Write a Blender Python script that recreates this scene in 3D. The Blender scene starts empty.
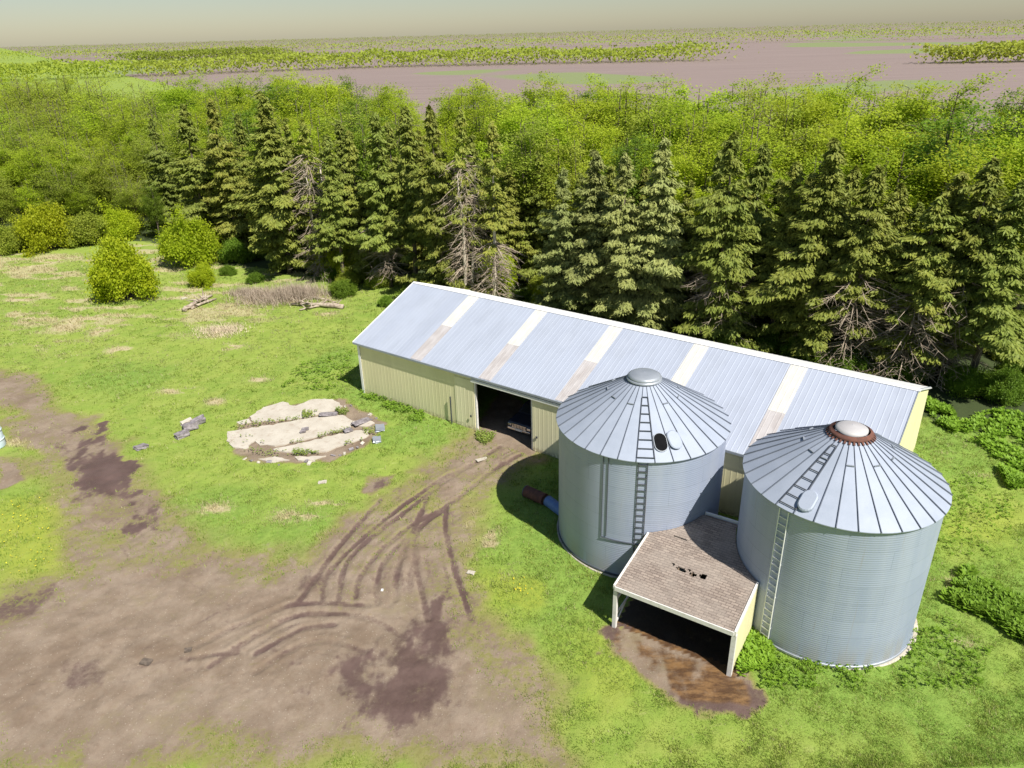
import bpy, bmesh, math, random
import numpy as np
from mathutils import Matrix, Vector
R = math.radians
PI = math.pi
rng = np.random.default_rng(7)
random.seed(7)
sc = bpy.context.scene
COL = sc.collection

# ------------------------------------------------------------------ camera
CAM_H = 22.905; PITCH = 0.44342; ROLL = -0.026894; FPX = 742.415
_c, _s = math.cos(PITCH), math.sin(PITCH)
fw = np.array([0, _c, -_s]); up0 = np.array([0, _s, _c]); rt0 = np.array([1., 0, 0])
rt = math.cos(ROLL) * rt0 + math.sin(ROLL) * up0
upv = -math.sin(ROLL) * rt0 + math.cos(ROLL) * up0
cd = bpy.data.cameras.new('camera'); cam = bpy.data.objects.new('camera', cd); COL.objects.link(cam)
cd.sensor_width = 36; cd.lens = FPX / 1024 * 36; cd.clip_start = 0.5; cd.clip_end = 12000
cam.matrix_world = Matrix(((rt[0], upv[0], -fw[0], 0), (rt[1], upv[1], -fw[1], 0), (rt[2], upv[2], -fw[2], CAM_H), (0, 0, 0, 1)))
sc.camera = cam
sc.render.resolution_x = 1024; sc.render.resolution_y = 768

# ------------------------------------------------------------------ light
SUN_EL = 52.0; SUN_AZ = -52.0          # direction to the sun, azimuth from +X
w = bpy.data.worlds.new('World'); sc.world = w; w.use_nodes = True
wn = w.node_tree.nodes; wl = w.node_tree.links
sky = wn.new('ShaderNodeTexSky'); sky.sky_type = 'NISHITA'; sky.sun_disc = False
sky.sun_elevation = R(SUN_EL); sky.sun_rotation = R(90 - SUN_AZ); sky.air_density = 1.0; sky.dust_density = 0.4
bg = wn['Background']; wl.new(sky.outputs[0], bg.inputs[0]); bg.inputs[1].default_value = 0.055
sd = bpy.data.lights.new('sun', 'SUN'); so = bpy.data.objects.new('sun', sd); COL.objects.link(so)
sd.energy = 5.0; sd.angle = R(0.5); sd.color = (1.0, 0.955, 0.88)
so.rotation_euler = (R(90 - SUN_EL), 0, R(SUN_AZ + 90)); so.location = (30, -30, 60)
sc.view_settings.view_transform = 'Standard'; sc.view_settings.look = 'None'
sc.view_settings.exposure = 0.50; sc.view_settings.gamma = 1.0; sc.view_settings.use_curve_mapping = False
sc.cycles.max_bounces = 6; sc.cycles.transparent_max_bounces = 8
sc.cycles.use_denoising = True

# ------------------------------------------------------------------ survey helpers
def G(x, y, z=0.0):
    d = fw * FPX + rt * (x - 512) - upv * (y - 384)
    return np.array([0, 0, CAM_H]) + d * (z - CAM_H) / d[2]
def PJ(X):
    d = np.asarray(X, float) - np.array([0, 0, CAM_H]); z = d @ fw
    return np.stack([512 + FPX * (d @ rt) / z, 384 - FPX * (d @ upv) / z], -1)
def G2(pts): return np.array([G(*q)[:2] for q in pts])

def tag(o, label=None, cat=None, group=None, kind=None):
    if label: o['label'] = label
    if cat: o['category'] = cat
    if group: o['group'] = group
    if kind: o['kind'] = kind
    return o
def empty(name, loc, rz=0.0, label=None, cat=None, group=None):
    o = bpy.data.objects.new(name, None); COL.objects.link(o)
    o.location = loc; o.rotation_euler = (0, 0, rz); o.empty_display_size = .3
    return tag(o, label, cat, group)

class MB:
    def __init__(s): s.v = []; s.f = []; s.m = []; s.n = 0
    def add(s, v, f, m=0):
        b = s.n; s.v.extend([tuple(map(float, q)) for q in v]); s.n += len(v)
        s.f.extend([tuple(i + b for i in q) for q in f]); s.m.extend([m] * len(f)); return s
    def box(s, x0, x1, y0, y1, z0, z1, m=0):
        return s.add([(x0, y0, z0), (x1, y0, z0), (x1, y1, z0), (x0, y1, z0), (x0, y0, z1), (x1, y0, z1), (x1, y1, z1), (x0, y1, z1)],
            [(0, 3, 2, 1), (4, 5, 6, 7), (0, 1, 5, 4), (1, 2, 6, 5), (2, 3, 7, 6), (3, 0, 4, 7)], m)
    def bar(s, a, b, wx, wy, m=0, upd=(0, 0, 1)):
        a = Vector(a); b = Vector(b); d = (b - a).normalized(); u = Vector(upd)
        if abs(d.dot(u)) > .98: u = Vector((1, 0, 0))
        x = d.cross(u).normalized() * wx / 2; y = x.cross(d).normalized() * wy / 2
        vs = []
        for p in (a, b): vs += [p - x - y, p + x - y, p + x + y, p - x + y]
        return s.add(vs, [(0, 1, 2, 3), (7, 6, 5, 4), (0, 4, 5, 1), (1, 5, 6, 2), (2, 6, 7, 3), (3, 7, 4, 0)], m)
    def tube(s, pts, rad, n=8, m=0, cap=True):
        pts = [Vector(p) for p in pts]
        if not hasattr(rad, '__len__'): rad = [rad] * len(pts)
        vs = []; fs = []
        prev = None
        for i, p in enumerate(pts):
            d = (pts[min(i + 1, len(pts) - 1)] - pts[max(i - 1, 0)]).normalized()
            if prev is None:
                u = Vector((0, 0, 1)) if abs(d.z) < .9 else Vector((1, 0, 0)); x = d.cross(u).normalized()
            else: x = (prev - d * prev.dot(d)).normalized()
            prev = x; y = d.cross(x)
            for k in range(n):
                a = 2 * PI * k / n; vs.append(p + (x * math.cos(a) + y * math.sin(a)) * rad[i])
        for i in range(len(pts) - 1):
            for k in range(n):
                fs.append((i * n + k, i * n + (k + 1) % n, (i + 1) * n + (k + 1) % n, (i + 1) * n + k))
        if cap: fs.append(tuple(range(n))[::-1]); fs.append(tuple((len(pts) - 1) * n + k for k in range(n)))
        return s.add(vs, fs, m)
    def lathe(s, prof, n=48, m=0, c=(0, 0)):
        vs = [(c[0] + r * math.cos(2 * PI * k / n), c[1] + r * math.sin(2 * PI * k / n), z) for r, z in prof for k in range(n)]
        fs = [(i * n + k, i * n + (k + 1) % n, (i + 1) * n + (k + 1) % n, (i + 1) * n + k) for i in range(len(prof) - 1) for k in range(n)]
        return s.add(vs, fs, m)
    def prism(s, poly, z0, z1, m=0):
        n = len(poly)
        a = sum(poly[i][0] * poly[(i + 1) % n][1] - poly[(i + 1) % n][0] * poly[i][1] for i in range(n))
        if a < 0: poly = poly[::-1]
        return s.add([(x, y, z0) for x, y in poly] + [(x, y, z1) for x, y in poly],
            [tuple(range(n))[::-1], tuple(range(n, 2 * n))] + [(i, (i + 1) % n, n + (i + 1) % n, n + i) for i in range(n)], m)
    def build(s, name, mats, parent=None, smooth=False, bevel=0, loc=None):
        me = bpy.data.meshes.new(name); me.from_pydata(s.v, [], s.f)
        if not isinstance(mats, (list, tuple)): mats = [mats]
        for q in mats: me.materials.append(q)
        me.polygons.foreach_set('material_index', s.m)
        if smooth: me.polygons.foreach_set('use_smooth', [True] * len(s.f))
        me.update()
        o = bpy.data.objects.new(name, me); COL.objects.link(o)
        if parent: o.parent = parent
        if loc is not None: o.location = loc
        if bevel:
            b = o.modifiers.new('bevel', 'BEVEL'); b.width = bevel; b.segments = 2; b.limit_method = 'ANGLE'
        return o

def fast_mesh(name, V, F, mats, parent=None, smooth=False, attrs=None):
    """V (n,3) F (m,k) numpy"""
    me = bpy.data.meshes.new(name); n, k = F.shape
    me.vertices.add(len(V)); me.vertices.foreach_set('co', V.astype(np.float32).ravel())
    me.loops.add(n * k); me.loops.foreach_set('vertex_index', F.astype(np.int32).ravel())
    me.polygons.add(n); me.polygons.foreach_set('loop_start', np.arange(0, n * k, k, dtype=np.int32))
    me.polygons.foreach_set('loop_total', np.full(n, k, dtype=np.int32))
    if smooth: me.polygons.foreach_set('use_smooth', np.ones(n, bool))
    for q in (mats if isinstance(mats, (list, tuple)) else [mats]): me.materials.append(q)
    if attrs:
        for an, av in attrs.items():
            a = me.attributes.new(an, 'FLOAT', 'POINT'); a.data.foreach_set('value', av.astype(np.float32))
    me.update(calc_edges=True); me.validate()
    o = bpy.data.objects.new(name, me); COL.objects.link(o)
    if parent: o.parent = parent
    return o

# layout of the barn
BX, BY, BA = -10.4853, 47.3561, -0.63127
BL, BW, WH, RH = 33.25, 12.62, 3.99, 6.43
bax = np.array([math.cos(BA), math.sin(BA)]); bay = np.array([-math.sin(BA), math.cos(BA)])
# ------------------------------------------------------------------ materials
class NT:
    def __init__(s, name):
        s.mat = bpy.data.materials.new(name); s.mat.use_nodes = True; s.t = s.mat.node_tree; s.N = s.t.nodes; s.L = s.t.links
        s.b = s.N['Principled BSDF']; s.out = s.N['Material Output']
    def n(s, typ, **kw):
        q = s.N.new(typ)
        for k, v in kw.items():
            if k in q.inputs.keys(): s.set(q, k, v)
            else: setattr(q, k, v)
        return q
    def set(s, q, k, v):
        if isinstance(v, bpy.types.NodeSocket): s.L.new(v, q.inputs[k])
        else: q.inputs[k].default_value = v
    def coord(s, which='Object'): return s.n('ShaderNodeTexCoord').outputs[which]
    def map(s, vec, scale=(1, 1, 1)):
        m = s.n('ShaderNodeMapping'); s.L.new(vec, m.inputs['Vector']); m.inputs['Scale'].default_value = scale; return m.outputs[0]
    def noise(s, vec, scale, detail=4, rough=.55):
        q = s.n('ShaderNodeTexNoise'); s.L.new(vec, q.inputs['Vector']); q.inputs['Scale'].default_value = scale
        q.inputs['Detail'].default_value = detail; q.inputs['Roughness'].default_value = rough; return q.outputs['Fac']
    def ramp(s, fac, a, b, va=0.0, vb=1.0):
        q = s.n('ShaderNodeMapRange'); q.interpolation_type = 'SMOOTHSTEP'; s.L.new(fac, q.inputs[0])
        q.inputs[1].default_value = a; q.inputs[2].default_value = b; q.inputs[3].default_value = va; q.inputs[4].default_value = vb; return q.outputs[0]
    def mix(s, fac, a, b, mode='MIX'):
        q = s.n('ShaderNodeMix', data_type='RGBA', blend_type=mode)
        for sock, v in ((q.inputs[0], fac), (q.inputs[6], a), (q.inputs[7], b)):
            if isinstance(v, bpy.types.NodeSocket): s.L.new(v, sock)
            elif isinstance(v, (int, float)): sock.default_value = v
            else: sock.default_value = (*v, 1)
        return q.outputs[2]
    def math(s, op, a, b=0.0, c=None):
        q = s.n('ShaderNodeMath', operation=op)
        for i, v in enumerate((a, b) if c is None else (a, b, c)):
            if isinstance(v, bpy.types.NodeSocket): s.L.new(v, q.inputs[i])
            else: q.inputs[i].default_value = v
        return q.outputs[0]
    def attr(s, name): q = s.n('ShaderNodeAttribute'); q.attribute_name = name; return q.outputs['Fac']
    def col(s, v):
        if isinstance(v, bpy.types.NodeSocket): s.L.new(v, s.b.inputs['Base Color'])
        else: s.b.inputs['Base Color'].default_value = (*v, 1)
    def p(s, **kw):
        for k, v in kw.items():
            k = k.replace('_', ' ')
            s.set(s.b, k, v)
    def bump(s, h, strength=.4, dist=.02):
        q = s.n('ShaderNodeBump'); q.inputs['Strength'].default_value = strength; q.inputs['Distance'].default_value = dist
        s.L.new(h, q.inputs['Height']); s.L.new(q.outputs[0], s.b.inputs['Normal'])

def simple(name, c, c2=None, scale=3, rough=.7, metal=0, spec=.5, detail=5, lo=.35, hi=.65, bump=0, stretch=(1, 1, 1)):
    t = NT(name); v = t.map(t.coord(), stretch); nz = t.noise(v, scale, detail)
    t.col(t.mix(t.ramp(nz, lo, hi), c, c2 or tuple(x * .8 for x in c)))
    t.p(Roughness=rough, Metallic=metal); t.b.inputs['Specular IOR Level'].default_value = spec
    if bump: t.bump(t.noise(v, scale * 6, 3), bump, .02)
    return t.mat

def leaf_mat(name, ca, cb, cc, trans=.35, hue_amt=.5, dead=None):
    t = NT(name); v = t.coord(); oi = t.n('ShaderNodeObjectInfo')
    n1 = t.noise(v, 1.3, 3); n2 = t.noise(v, 9, 2)
    c = t.mix(t.ramp(n1, .35, .65), ca, cb); c = t.mix(t.ramp(n2, .45, .75, 0, .7), c, cc)
    c = t.mix(t.math('MULTIPLY', oi.outputs['Random'], hue_amt), c, cc)
    hsv = t.n('ShaderNodeHueSaturation'); t.L.new(c, hsv.inputs['Color'])
    rnd = t.math('FRACT', t.math('MULTIPLY', oi.outputs['Random'], 7.31))
    t.L.new(t.math('MULTIPLY_ADD', rnd, .018, .489), hsv.inputs['Hue'])
    rnd2 = t.math('FRACT', t.math('MULTIPLY', oi.outputs['Random'], 13.7))
    t.L.new(t.math('MULTIPLY_ADD', rnd2, .30, .85), hsv.inputs['Value'])
    c = hsv.outputs[0]
    t.col(c); t.p(Roughness=.6); t.b.inputs['Specular IOR Level'].default_value = .25
    tr = t.n('ShaderNodeBsdfTranslucent'); t.L.new(c, tr.inputs[0])
    mx = t.n('ShaderNodeMixShader'); mx.inputs[0].default_value = trans
    t.L.new(t.b.outputs[0], mx.inputs[1]); t.L.new(tr.outputs[0], mx.inputs[2]); t.L.new(mx.outputs[0], t.out.inputs[0])
    return t.mat

M = {}
M['spruce'] = leaf_mat('spruce_needles', (.250, .290, .052), (.315, .325, .058), (.180, .240, .046), .26, .5)
M['blue_spruce'] = leaf_mat('grey_green_needles', (.300, .335, .110), (.345, .360, .115), (.230, .270, .080), .24, .35)
M['leaf'] = leaf_mat('spring_leaves', (.420, .540, .034), (.340, .480, .030), (.480, .560, .048), .55, .4)
M['leaf_dark'] = leaf_mat('deep_green_leaves', (.170, .280, .026), (.125, .220, .022), (.23, .34, .030), .42, .3)
M['leaf_olive'] = leaf_mat('olive_leaves', (.390, .470, .060), (.31, .41, .046), (.44, .49, .080), .52, .4)
M['shrub'] = leaf_mat('shrub_leaves', (.44, .52, .022), (.37, .48, .022), (.50, .55, .030), .55, .3)
M['weed'] = leaf_mat('weed_leaves', (.24, .40, .035), (.19, .34, .03), (.30, .44, .045), .4, .2)
M['bark'] = simple('bark', (.16, .125, .095), (.09, .07, .055), 6, .9, bump=.5, stretch=(1, 1, .2))
M['pale_bark'] = simple('pale_bark', (.62, .55, .45), (.42, .36, .28), 5, .85, stretch=(1, 1, .2))
M['dead'] = simple('dead_twigs', (.46, .38, .29), (.30, .235, .175), 2, .9)
M['straw'] = simple('dry_straw', (.66, .56, .40), (.52, .43, .30), 3, .9)
M['dead_log'] = simple('weathered_log', (.47, .40, .31), (.24, .18, .14), 3, .9, bump=.5)
M['galv'] = None

def metal_wall():
    t = NT('galvanised_silo_sheet')
    uv = t.n('ShaderNodeUVMap').outputs[0]
    br = t.n('ShaderNodeTexBrick'); t.L.new(uv, br.inputs['Vector'])
    br.inputs['Color1'].default_value = (.330, .380, .500, 1); br.inputs['Color2'].default_value = (.300, .348, .460, 1)
    br.inputs['Mortar'].default_value = (.22, .26, .34, 1); br.inputs['Scale'].default_value = 1
    br.inputs['Mortar Size'].default_value = .010; br.inputs['Mortar Smooth'].default_value = .3
    br.inputs['Brick Width'].default_value = 2.7; br.inputs['Row Height'].default_value = .812; br.offset = .37
    v = t.coord(); n1 = t.noise(t.map(v, (1, 1, .15)), 1.6, 5); n2 = t.noise(v, .8, 3); n3 = t.noise(v, 14, 4)
    c = t.mix(t.ramp(n1, .35, .7, 0, .5), br.outputs[0], (.40, .44, .53)); c = t.mix(t.ramp(n2, .4, .75, 0, .3), c, (.33, .37, .44))
    c = t.mix(t.ramp(n3, .5, .8, 0, .2), c, (.30, .31, .33))
    rs = t.noise(t.map(v, (5, 5, .22)), 1.3, 4, .6); c = t.mix(t.ramp(rs, .62, .74, 0, .38), c, (.30, .25, .21))
    # grime near the base
    sx = t.n('ShaderNodeSeparateXYZ'); t.L.new(v, sx.inputs[0])
    g = t.math('MULTIPLY', t.ramp(sx.outputs[2], .1, 1.6, 1, 0), t.ramp(n1, .35, .6))
    c = t.mix(t.math('MULTIPLY', g, .5), c, (.30, .27, .22))
    t.col(c); t.p(Roughness=.5, Metallic=.15)
    return t.mat
M['silo_wall'] = metal_wall()
def metal(name, c, c2, metallic=.4, rough=.45, sc_=1.2, st=(1, 1, 1)):
    t = NT(name); v = t.coord(); n1 = t.noise(t.map(v, st), sc_, 5); n2 = t.noise(v, 16, 3)
    cc = t.mix(t.ramp(n1, .3, .7), c, c2); cc = t.mix(t.ramp(n2, .5, .8, 0, .25), cc, tuple(q * .7 for q in c))
    t.col(cc); t.p(Roughness=rough, Metallic=metallic); return t.mat
M['silo_roof'] = metal('galvanised_roof_sheet', (.355, .395, .475), (.315, .355, .43), .08, .6)
M['rib'] = metal('dark_roof_seam', (.15, .17, .21), (.12, .135, .17), .2, .5)
M['galv'] = metal('galvanised_steel', (.40, .43, .47), (.32, .35, .39))
M['dark_steel'] = metal('dull_dark_steel', (.13, .14, .16), (.09, .10, .12), .5, .5)
M['rust'] = metal('rusty_iron', (.19, .08, .055), (.12, .055, .042), .2, .85, 5)
M['white_lid'] = metal('pale_lid', (.50, .49, .49), (.42, .40, .40), .1, .6)
M['hole_shade'] = simple('painted_interior_dark', (.012, .012, .013), rough=.95, spec=0)  # near-black colour painting the unlit inside of the silo

def roof_mat():
    t = NT('barn_roof_sheet'); v = t.coord(); sx = t.n('ShaderNodeSeparateXYZ'); t.L.new(v, sx.inputs[0])
    # one tone per 0.9 m sheet
    cell = t.math('FLOOR', t.math('DIVIDE', sx.outputs[0], .915))
    wn_ = t.n('ShaderNodeTexWhiteNoise'); wn_.noise_dimensions = '1D'; t.L.new(cell, wn_.inputs['W'])
    n1 = t.noise(t.map(v, (1, .12, 1)), 1.4, 5); n2 = t.noise(v, .35, 3); n3 = t.noise(v, 20, 3)
    c = t.mix(wn_.outputs[0], (.43, .47, .56), (.46, .50, .585)); c = t.mix(t.ramp(n1, .4, .7, 0, .6), c, (.39, .425, .50))
    c = t.mix(t.ramp(n2, .45, .65, 0, .5), c, (.46, .505, .60)); c = t.mix(t.ramp(n3, .6, .8, 0, .25), c, (.42, .44, .47))
    t.col(c); t.p(Roughness=.5, Metallic=.2); return t.mat
M['roof'] = roof_mat()
M['white_metal'] = simple('white_paint_and_sky_sheen', (.80, .80, .78), (.74, .74, .72), 2, .45)  # white paint on trims; on the back roof, painted sky reflection
def wall_mat(name, a, b):
    t = NT(name); v = t.coord(); sx = t.n('ShaderNodeSeparateXYZ'); t.L.new(v, sx.inputs[0])
    n1 = t.noise(t.map(v, (1, 1, .15)), 1.2, 5); n2 = t.noise(v, 7, 4)
    c = t.mix(t.ramp(n1, .3, .7), a, b); c = t.mix(t.ramp(n2, .55, .8, 0, .3), c, tuple(q * .72 for q in a))
    c = t.mix(t.math('MULTIPLY', t.ramp(sx.outputs[2], 0, .5, 1, 0), t.ramp(n2, .35, .6)), c, (.36, .30, .18))
    t.col(c); t.p(Roughness=.55); return t.mat
M['cream'] = wall_mat('cream_yellow_wall_metal', (.76, .71, .43), (.70, .65, .39))
M['cream_door'] = wall_mat('pale_cream_door_metal', (.80, .75, .50), (.74, .69, .45))
M['skylight'] = simple('translucent_skylight_sheet', (.62, .605, .56), (.56, .545, .50), 3, .5, stretch=(1, .2, 1))
M['skylight_old'] = simple('weathered_skylight_sheet', (.465, .44, .435), (.39, .36, .35), 2.5, .6, stretch=(1, .2, 1))
M['trim_dark'] = simple('grey_eave_trim', (.30, .33, .36), (.24, .27, .30), 2, .5)
M['white_wood'] = simple('white_painted_board', (.72, .70, .66), (.58, .55, .50), 6, .7, lo=.45, hi=.75)
M['wood'] = simple('old_timber', (.22, .16, .11), (.14, .10, .07), 5, .9)
M['concrete'] = None
def concrete():
    t = NT('old_concrete'); v = t.coord(); n1 = t.noise(v, .9, 5); n2 = t.noise(v, 8, 5, .7); n3 = t.noise(v, 2.2, 6, .7)
    c = t.mix(t.ramp(n1, .35, .65), (.53, .485, .41), (.46, .415, .345)); c = t.mix(t.ramp(n3, .52, .68, 0, .7), c, (.38, .31, .24))
    c = t.mix(t.ramp(n2, .5, .8, 0, .5), c, (.33, .28, .22)); t.col(c); t.p(Roughness=.9); t.bump(n2, .5, .02); return t.mat
M['concrete'] = concrete()
M['grey_slab'] = simple('grey_concrete_chunk', (.30, .27, .28), (.17, .15, .155), 5, .9, bump=.4)
def shingle_mat():
    t = NT('worn_shingles'); v = t.coord()
    br = t.n('ShaderNodeTexBrick'); t.L.new(v, br.inputs['Vector']); br.inputs['Scale'].default_value = 1
    br.inputs['Color1'].default_value = (.35, .285, .235, 1); br.inputs['Color2'].default_value = (.225, .18, .15, 1)
    br.inputs['Mortar'].default_value = (.12, .09, .075, 1); br.inputs['Mortar Size'].default_value = .012
    br.inputs['Brick Width'].default_value = .30; br.inputs['Row Height'].default_value = .135; br.inputs['Mortar Smooth'].default_value = .2
    n1 = t.noise(v, 1.1, 4); n2 = t.noise(t.map(v, (1, 3, 1)), 5, 5, .7)
    c = t.mix(t.ramp(n1, .35, .65, 0, .5), br.outputs[0], (.34, .29, .245)); c = t.mix(t.ramp(n2, .5, .72, 0, .6), c, (.19, .155, .14))
    t.col(c); t.p(Roughness=.95); t.bump(t.math('ADD', t.math('MULTIPLY', br.outputs['Fac'], -1.0), n2), .5, .02); return t.mat
M['shingle'] = shingle_mat()

def ground_mat():
    t = NT('farmyard_ground'); v = t.coord()
    dirt = t.attr('dirt'); wet = t.attr('wet'); dry = t.attr('dry'); lush = t.attr('lush'); wood = t.attr('wood'); fld = t.attr('field'); yel_shade = t.attr('yellow')
    nb = t.noise(v, .11, 4); nm = t.noise(v, .7, 5, .6); nf = t.noise(v, 4.5, 6, .75); nff = t.noise(v, 22, 4, .75)
    st = t.noise(t.map(v, (.35, 1, 1)), 3.0, 5, .7)
    g = t.mix(t.ramp(nb, .35, .65), (.185, .275, .040), (.240, .315, .052))
    g = t.mix(t.ramp(nm, .38, .65, 0, .75), g, (.280, .335, .068))
    g = t.mix(t.ramp(nf, .45, .72, 0, .42), g, (.170, .255, .036))
    g = t.mix(t.ramp(st, .55, .75, 0, .45), g, (.42, .42, .16))
    g = t.mix(t.ramp(nff, .50, .72, 0, .5), g, (.31, .385, .09))
    lf = t.math('MULTIPLY', lush, .85)
    g = t.mix(lf, g, t.mix(t.ramp(nf, .4, .65), (.130, .240, .036), (.21, .325, .060)))
    yf = t.math('MULTIPLY', t.math('MINIMUM', yel_shade, 1.0), t.ramp(nf, .25, .6, .35, 1)); g = t.mix(yf, g, (.33, .34, .035))
    df = t.ramp(t.math('ADD', dry, t.math('MULTIPLY', t.math('SUBTRACT', nf, .5), 1.3)), .38, .95)
    g = t.mix(df, g, t.mix(nff, (.30, .25, .13), (.56, .49, .31)))
    # soil
    d = t.mix(t.ramp(nm, .35, .65), (.205, .155, .110), (.275, .215, .160))
    d = t.mix(t.ramp(nf, .45, .75, 0, .7), d, (.22, .155, .11)); d = t.mix(t.ramp(nff, .52, .75, 0, .55), d, (.38, .32, .25))
    d = t.mix(t.ramp(st, .6, .72, 0, .35), d, (.20, .17, .06))
    big = t.noise(v, .28, 6, .7); d = t.mix(t.ramp(big, .46, .66, 0, .6), d, (.165, .115, .078)); d = t.mix(t.ramp(big, .46, .30, 0, .55), d, (.225, .185, .10))
    vo = t.n('ShaderNodeTexVoronoi'); t.L.new(v, vo.inputs['Vector']); vo.inputs['Scale'].default_value = 5.5; d = t.mix(t.ramp(vo.outputs['Distance'], .16, .10, 0, .55), d, (.40, .345, .28))
    wet_shade_c = t.mix(t.ramp(nm, .3, .7), (.085, .052, .045), (.125, .080, .070))
    wet_shade_c = t.mix(t.ramp(yel_shade, .5, .9), wet_shade_c, t.mix(t.ramp(st, .4, .65), (.075, .035, .014), (.21, .115, .045)))
    wet_shade_c = t.mix(t.ramp(yel_shade, 1.2, 1.8), wet_shade_c, (.018, .014, .011))  # shade under the shed roof painted near-black into the floor colour
    d = t.mix(t.ramp(t.math('ADD', wet, t.math('ADD', t.math('MULTIPLY', t.math('SUBTRACT', nf, .5), 1.1), t.math('MULTIPLY', t.math('SUBTRACT', nm, .5), 1.0))), .2, .95, 0, .92), d, wet_shade_c)
    moss = t.math('MULTIPLY', t.ramp(dirt, .05, .5), .92); g = t.mix(moss, g, t.mix(t.ramp(nf, .35, .65), (.200, .175, .066), (.25, .235, .085)))
    dm = t.math('ADD', dirt, t.math('ADD', t.math('MULTIPLY', t.math('SUBTRACT', nf, .5), 1.5), t.math('MULTIPLY', t.math('SUBTRACT', nm, .5), 1.1)))
    c = t.mix(t.ramp(dm, .36, .78), g, d)
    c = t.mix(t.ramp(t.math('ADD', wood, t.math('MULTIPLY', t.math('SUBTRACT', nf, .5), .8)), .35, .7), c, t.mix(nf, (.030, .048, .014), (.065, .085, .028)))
    sx = t.n('ShaderNodeSeparateXYZ'); t.L.new(v, sx.inputs[0]); px_ = t.math('SUBTRACT', sx.outputs[0], BX); py_ = t.math('SUBTRACT', sx.outputs[1], BY)
    tt = t.math('ADD', t.math('MULTIPLY', px_, bay[0]), t.math('MULTIPLY', py_, bay[1])); ss = t.math('ADD', t.math('MULTIPLY', px_, bax[0]), t.math('MULTIPLY', py_, bax[1]))
    lim = t.math('MULTIPLY_ADD', t.math('MAXIMUM', t.math('SUBTRACT', -12.0, ss), 0.0), .4, BW + 60); fld = t.ramp(t.math('SUBTRACT', tt, lim), 0, 3)
    fc = t.mix(t.ramp(t.noise(t.map(v, (.02, 1, 1)), .5, 3), .3, .7), (.215, .165, .150), (.265, .205, .185))
    fc2 = t.mix(t.ramp(t.noise(v, .0035, 2), .56, .58), fc, (.20, .235, .10))
    c = t.mix(t.ramp(fld, .45, .55), c, fc2)
    t.col(c)
    t.L.new(t.ramp(t.math('MULTIPLY', wet, dirt), .2, 1.0, .95, .42), t.b.inputs['Roughness'])
    t.b.inputs['Specular IOR Level'].default_value = .3
    t.bump(t.math('ADD', nf, t.math('MULTIPLY', nff, .5)), .7, .05)
    return t.mat
M['ground'] = ground_mat()
def blade_mat():
    t = NT('grass_blades'); v = t.coord(); a = t.attr('dryness')
    nm = t.noise(v, .7, 4); nf = t.noise(v, 6, 3)
    c = t.mix(t.ramp(nm, .35, .65), (.205, .320, .042), (.28, .365, .056)); c = t.mix(t.ramp(nf, .4, .7), c, (.35, .39, .10))
    c = t.mix(a, c, (.58, .50, .30))
    t.col(c); t.p(Roughness=.6)
    tr = t.n('ShaderNodeBsdfTranslucent'); t.L.new(c, tr.inputs[0]); mx = t.n('ShaderNodeMixShader'); mx.inputs[0].default_value = .35
    t.L.new(t.b.outputs[0], mx.inputs[1]); t.L.new(tr.outputs[0], mx.inputs[2]); t.L.new(mx.outputs[0], t.out.inputs[0]); return t.mat
M['blade'] = blade_mat()
M['glass'] = simple('car_glass', (.02, .025, .03), rough=.08)
M['car_paint'] = simple('dark_car_paint', (.035, .04, .06), (.03, .035, .05), 2, .25)
M['chrome'] = simple('chrome', (.6, .6, .62), rough=.15, metal=1)
M['tyre'] = simple('tyre_rubber', (.02, .02, .02), rough=.8)
M['plate'] = simple('white_plate', (.75, .75, .75), rough=.4)
M['blue_paint'] = simple('faded_blue_paint', (.10, .19, .42), (.14, .24, .46), 4, .55)
M['white_tank'] = simple('pale_blue_plastic', (.62, .72, .78), (.55, .66, .74), 2, .4)

# ------------------------------------------------------------------ numpy noise
def vnoise(x, y, seed):
    r = np.random.default_rng(seed).random((256, 256))
    xi = np.floor(x).astype(int); yi = np.floor(y).astype(int); fx = x - xi; fy = y - yi
    fx = fx * fx * (3 - 2 * fx); fy = fy * fy * (3 - 2 * fy)
    a = r[xi % 256, yi % 256]; b = r[(xi + 1) % 256, yi % 256]; c = r[xi % 256, (yi + 1) % 256]; d = r[(xi + 1) % 256, (yi + 1) % 256]
    return (a * (1 - fx) + b * fx) * (1 - fy) + (c * (1 - fx) + d * fx) * fy
def fbm(x, y, seed, o=4):
    s = 0; a = .5
    for i in range(o): s = s + a * vnoise(x * 2 ** i + 13.1 * i, y * 2 ** i + 7.7 * i, seed + i); a *= .5
    return s / (1 - .5 ** o)
def sstep(a, b, x): t = np.clip((x - a) / (b - a), 0, 1); return t * t * (3 - 2 * t)
def in_poly(x, y, P):
    r = np.zeros(x.shape, bool); n = len(P)
    for i in range(n):
        x0, y0 = P[i]; x1, y1 = P[(i + 1) % n]
        if y0 == y1: continue
        c = ((y0 > y) != (y1 > y)) & (x < (x1 - x0) * (y - y0) / (y1 - y0) + x0); r ^= c
    return r
def d_line(x, y, P, closed=False):
    d = np.full(x.shape, 1e9); n = len(P)
    for i in range(n if closed else n - 1):
        x0, y0 = P[i]; x1, y1 = P[(i + 1) % n]; dx, dy = x1 - x0, y1 - y0; L = dx * dx + dy * dy + 1e-9
        t = np.clip(((x - x0) * dx + (y - y0) * dy) / L, 0, 1); d = np.minimum(d, np.hypot(x - x0 - t * dx, y - y0 - t * dy))
    return d
def sdf(x, y, P): d = d_line(x, y, P, True); return np.where(in_poly(x, y, P), d, -d)

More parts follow.
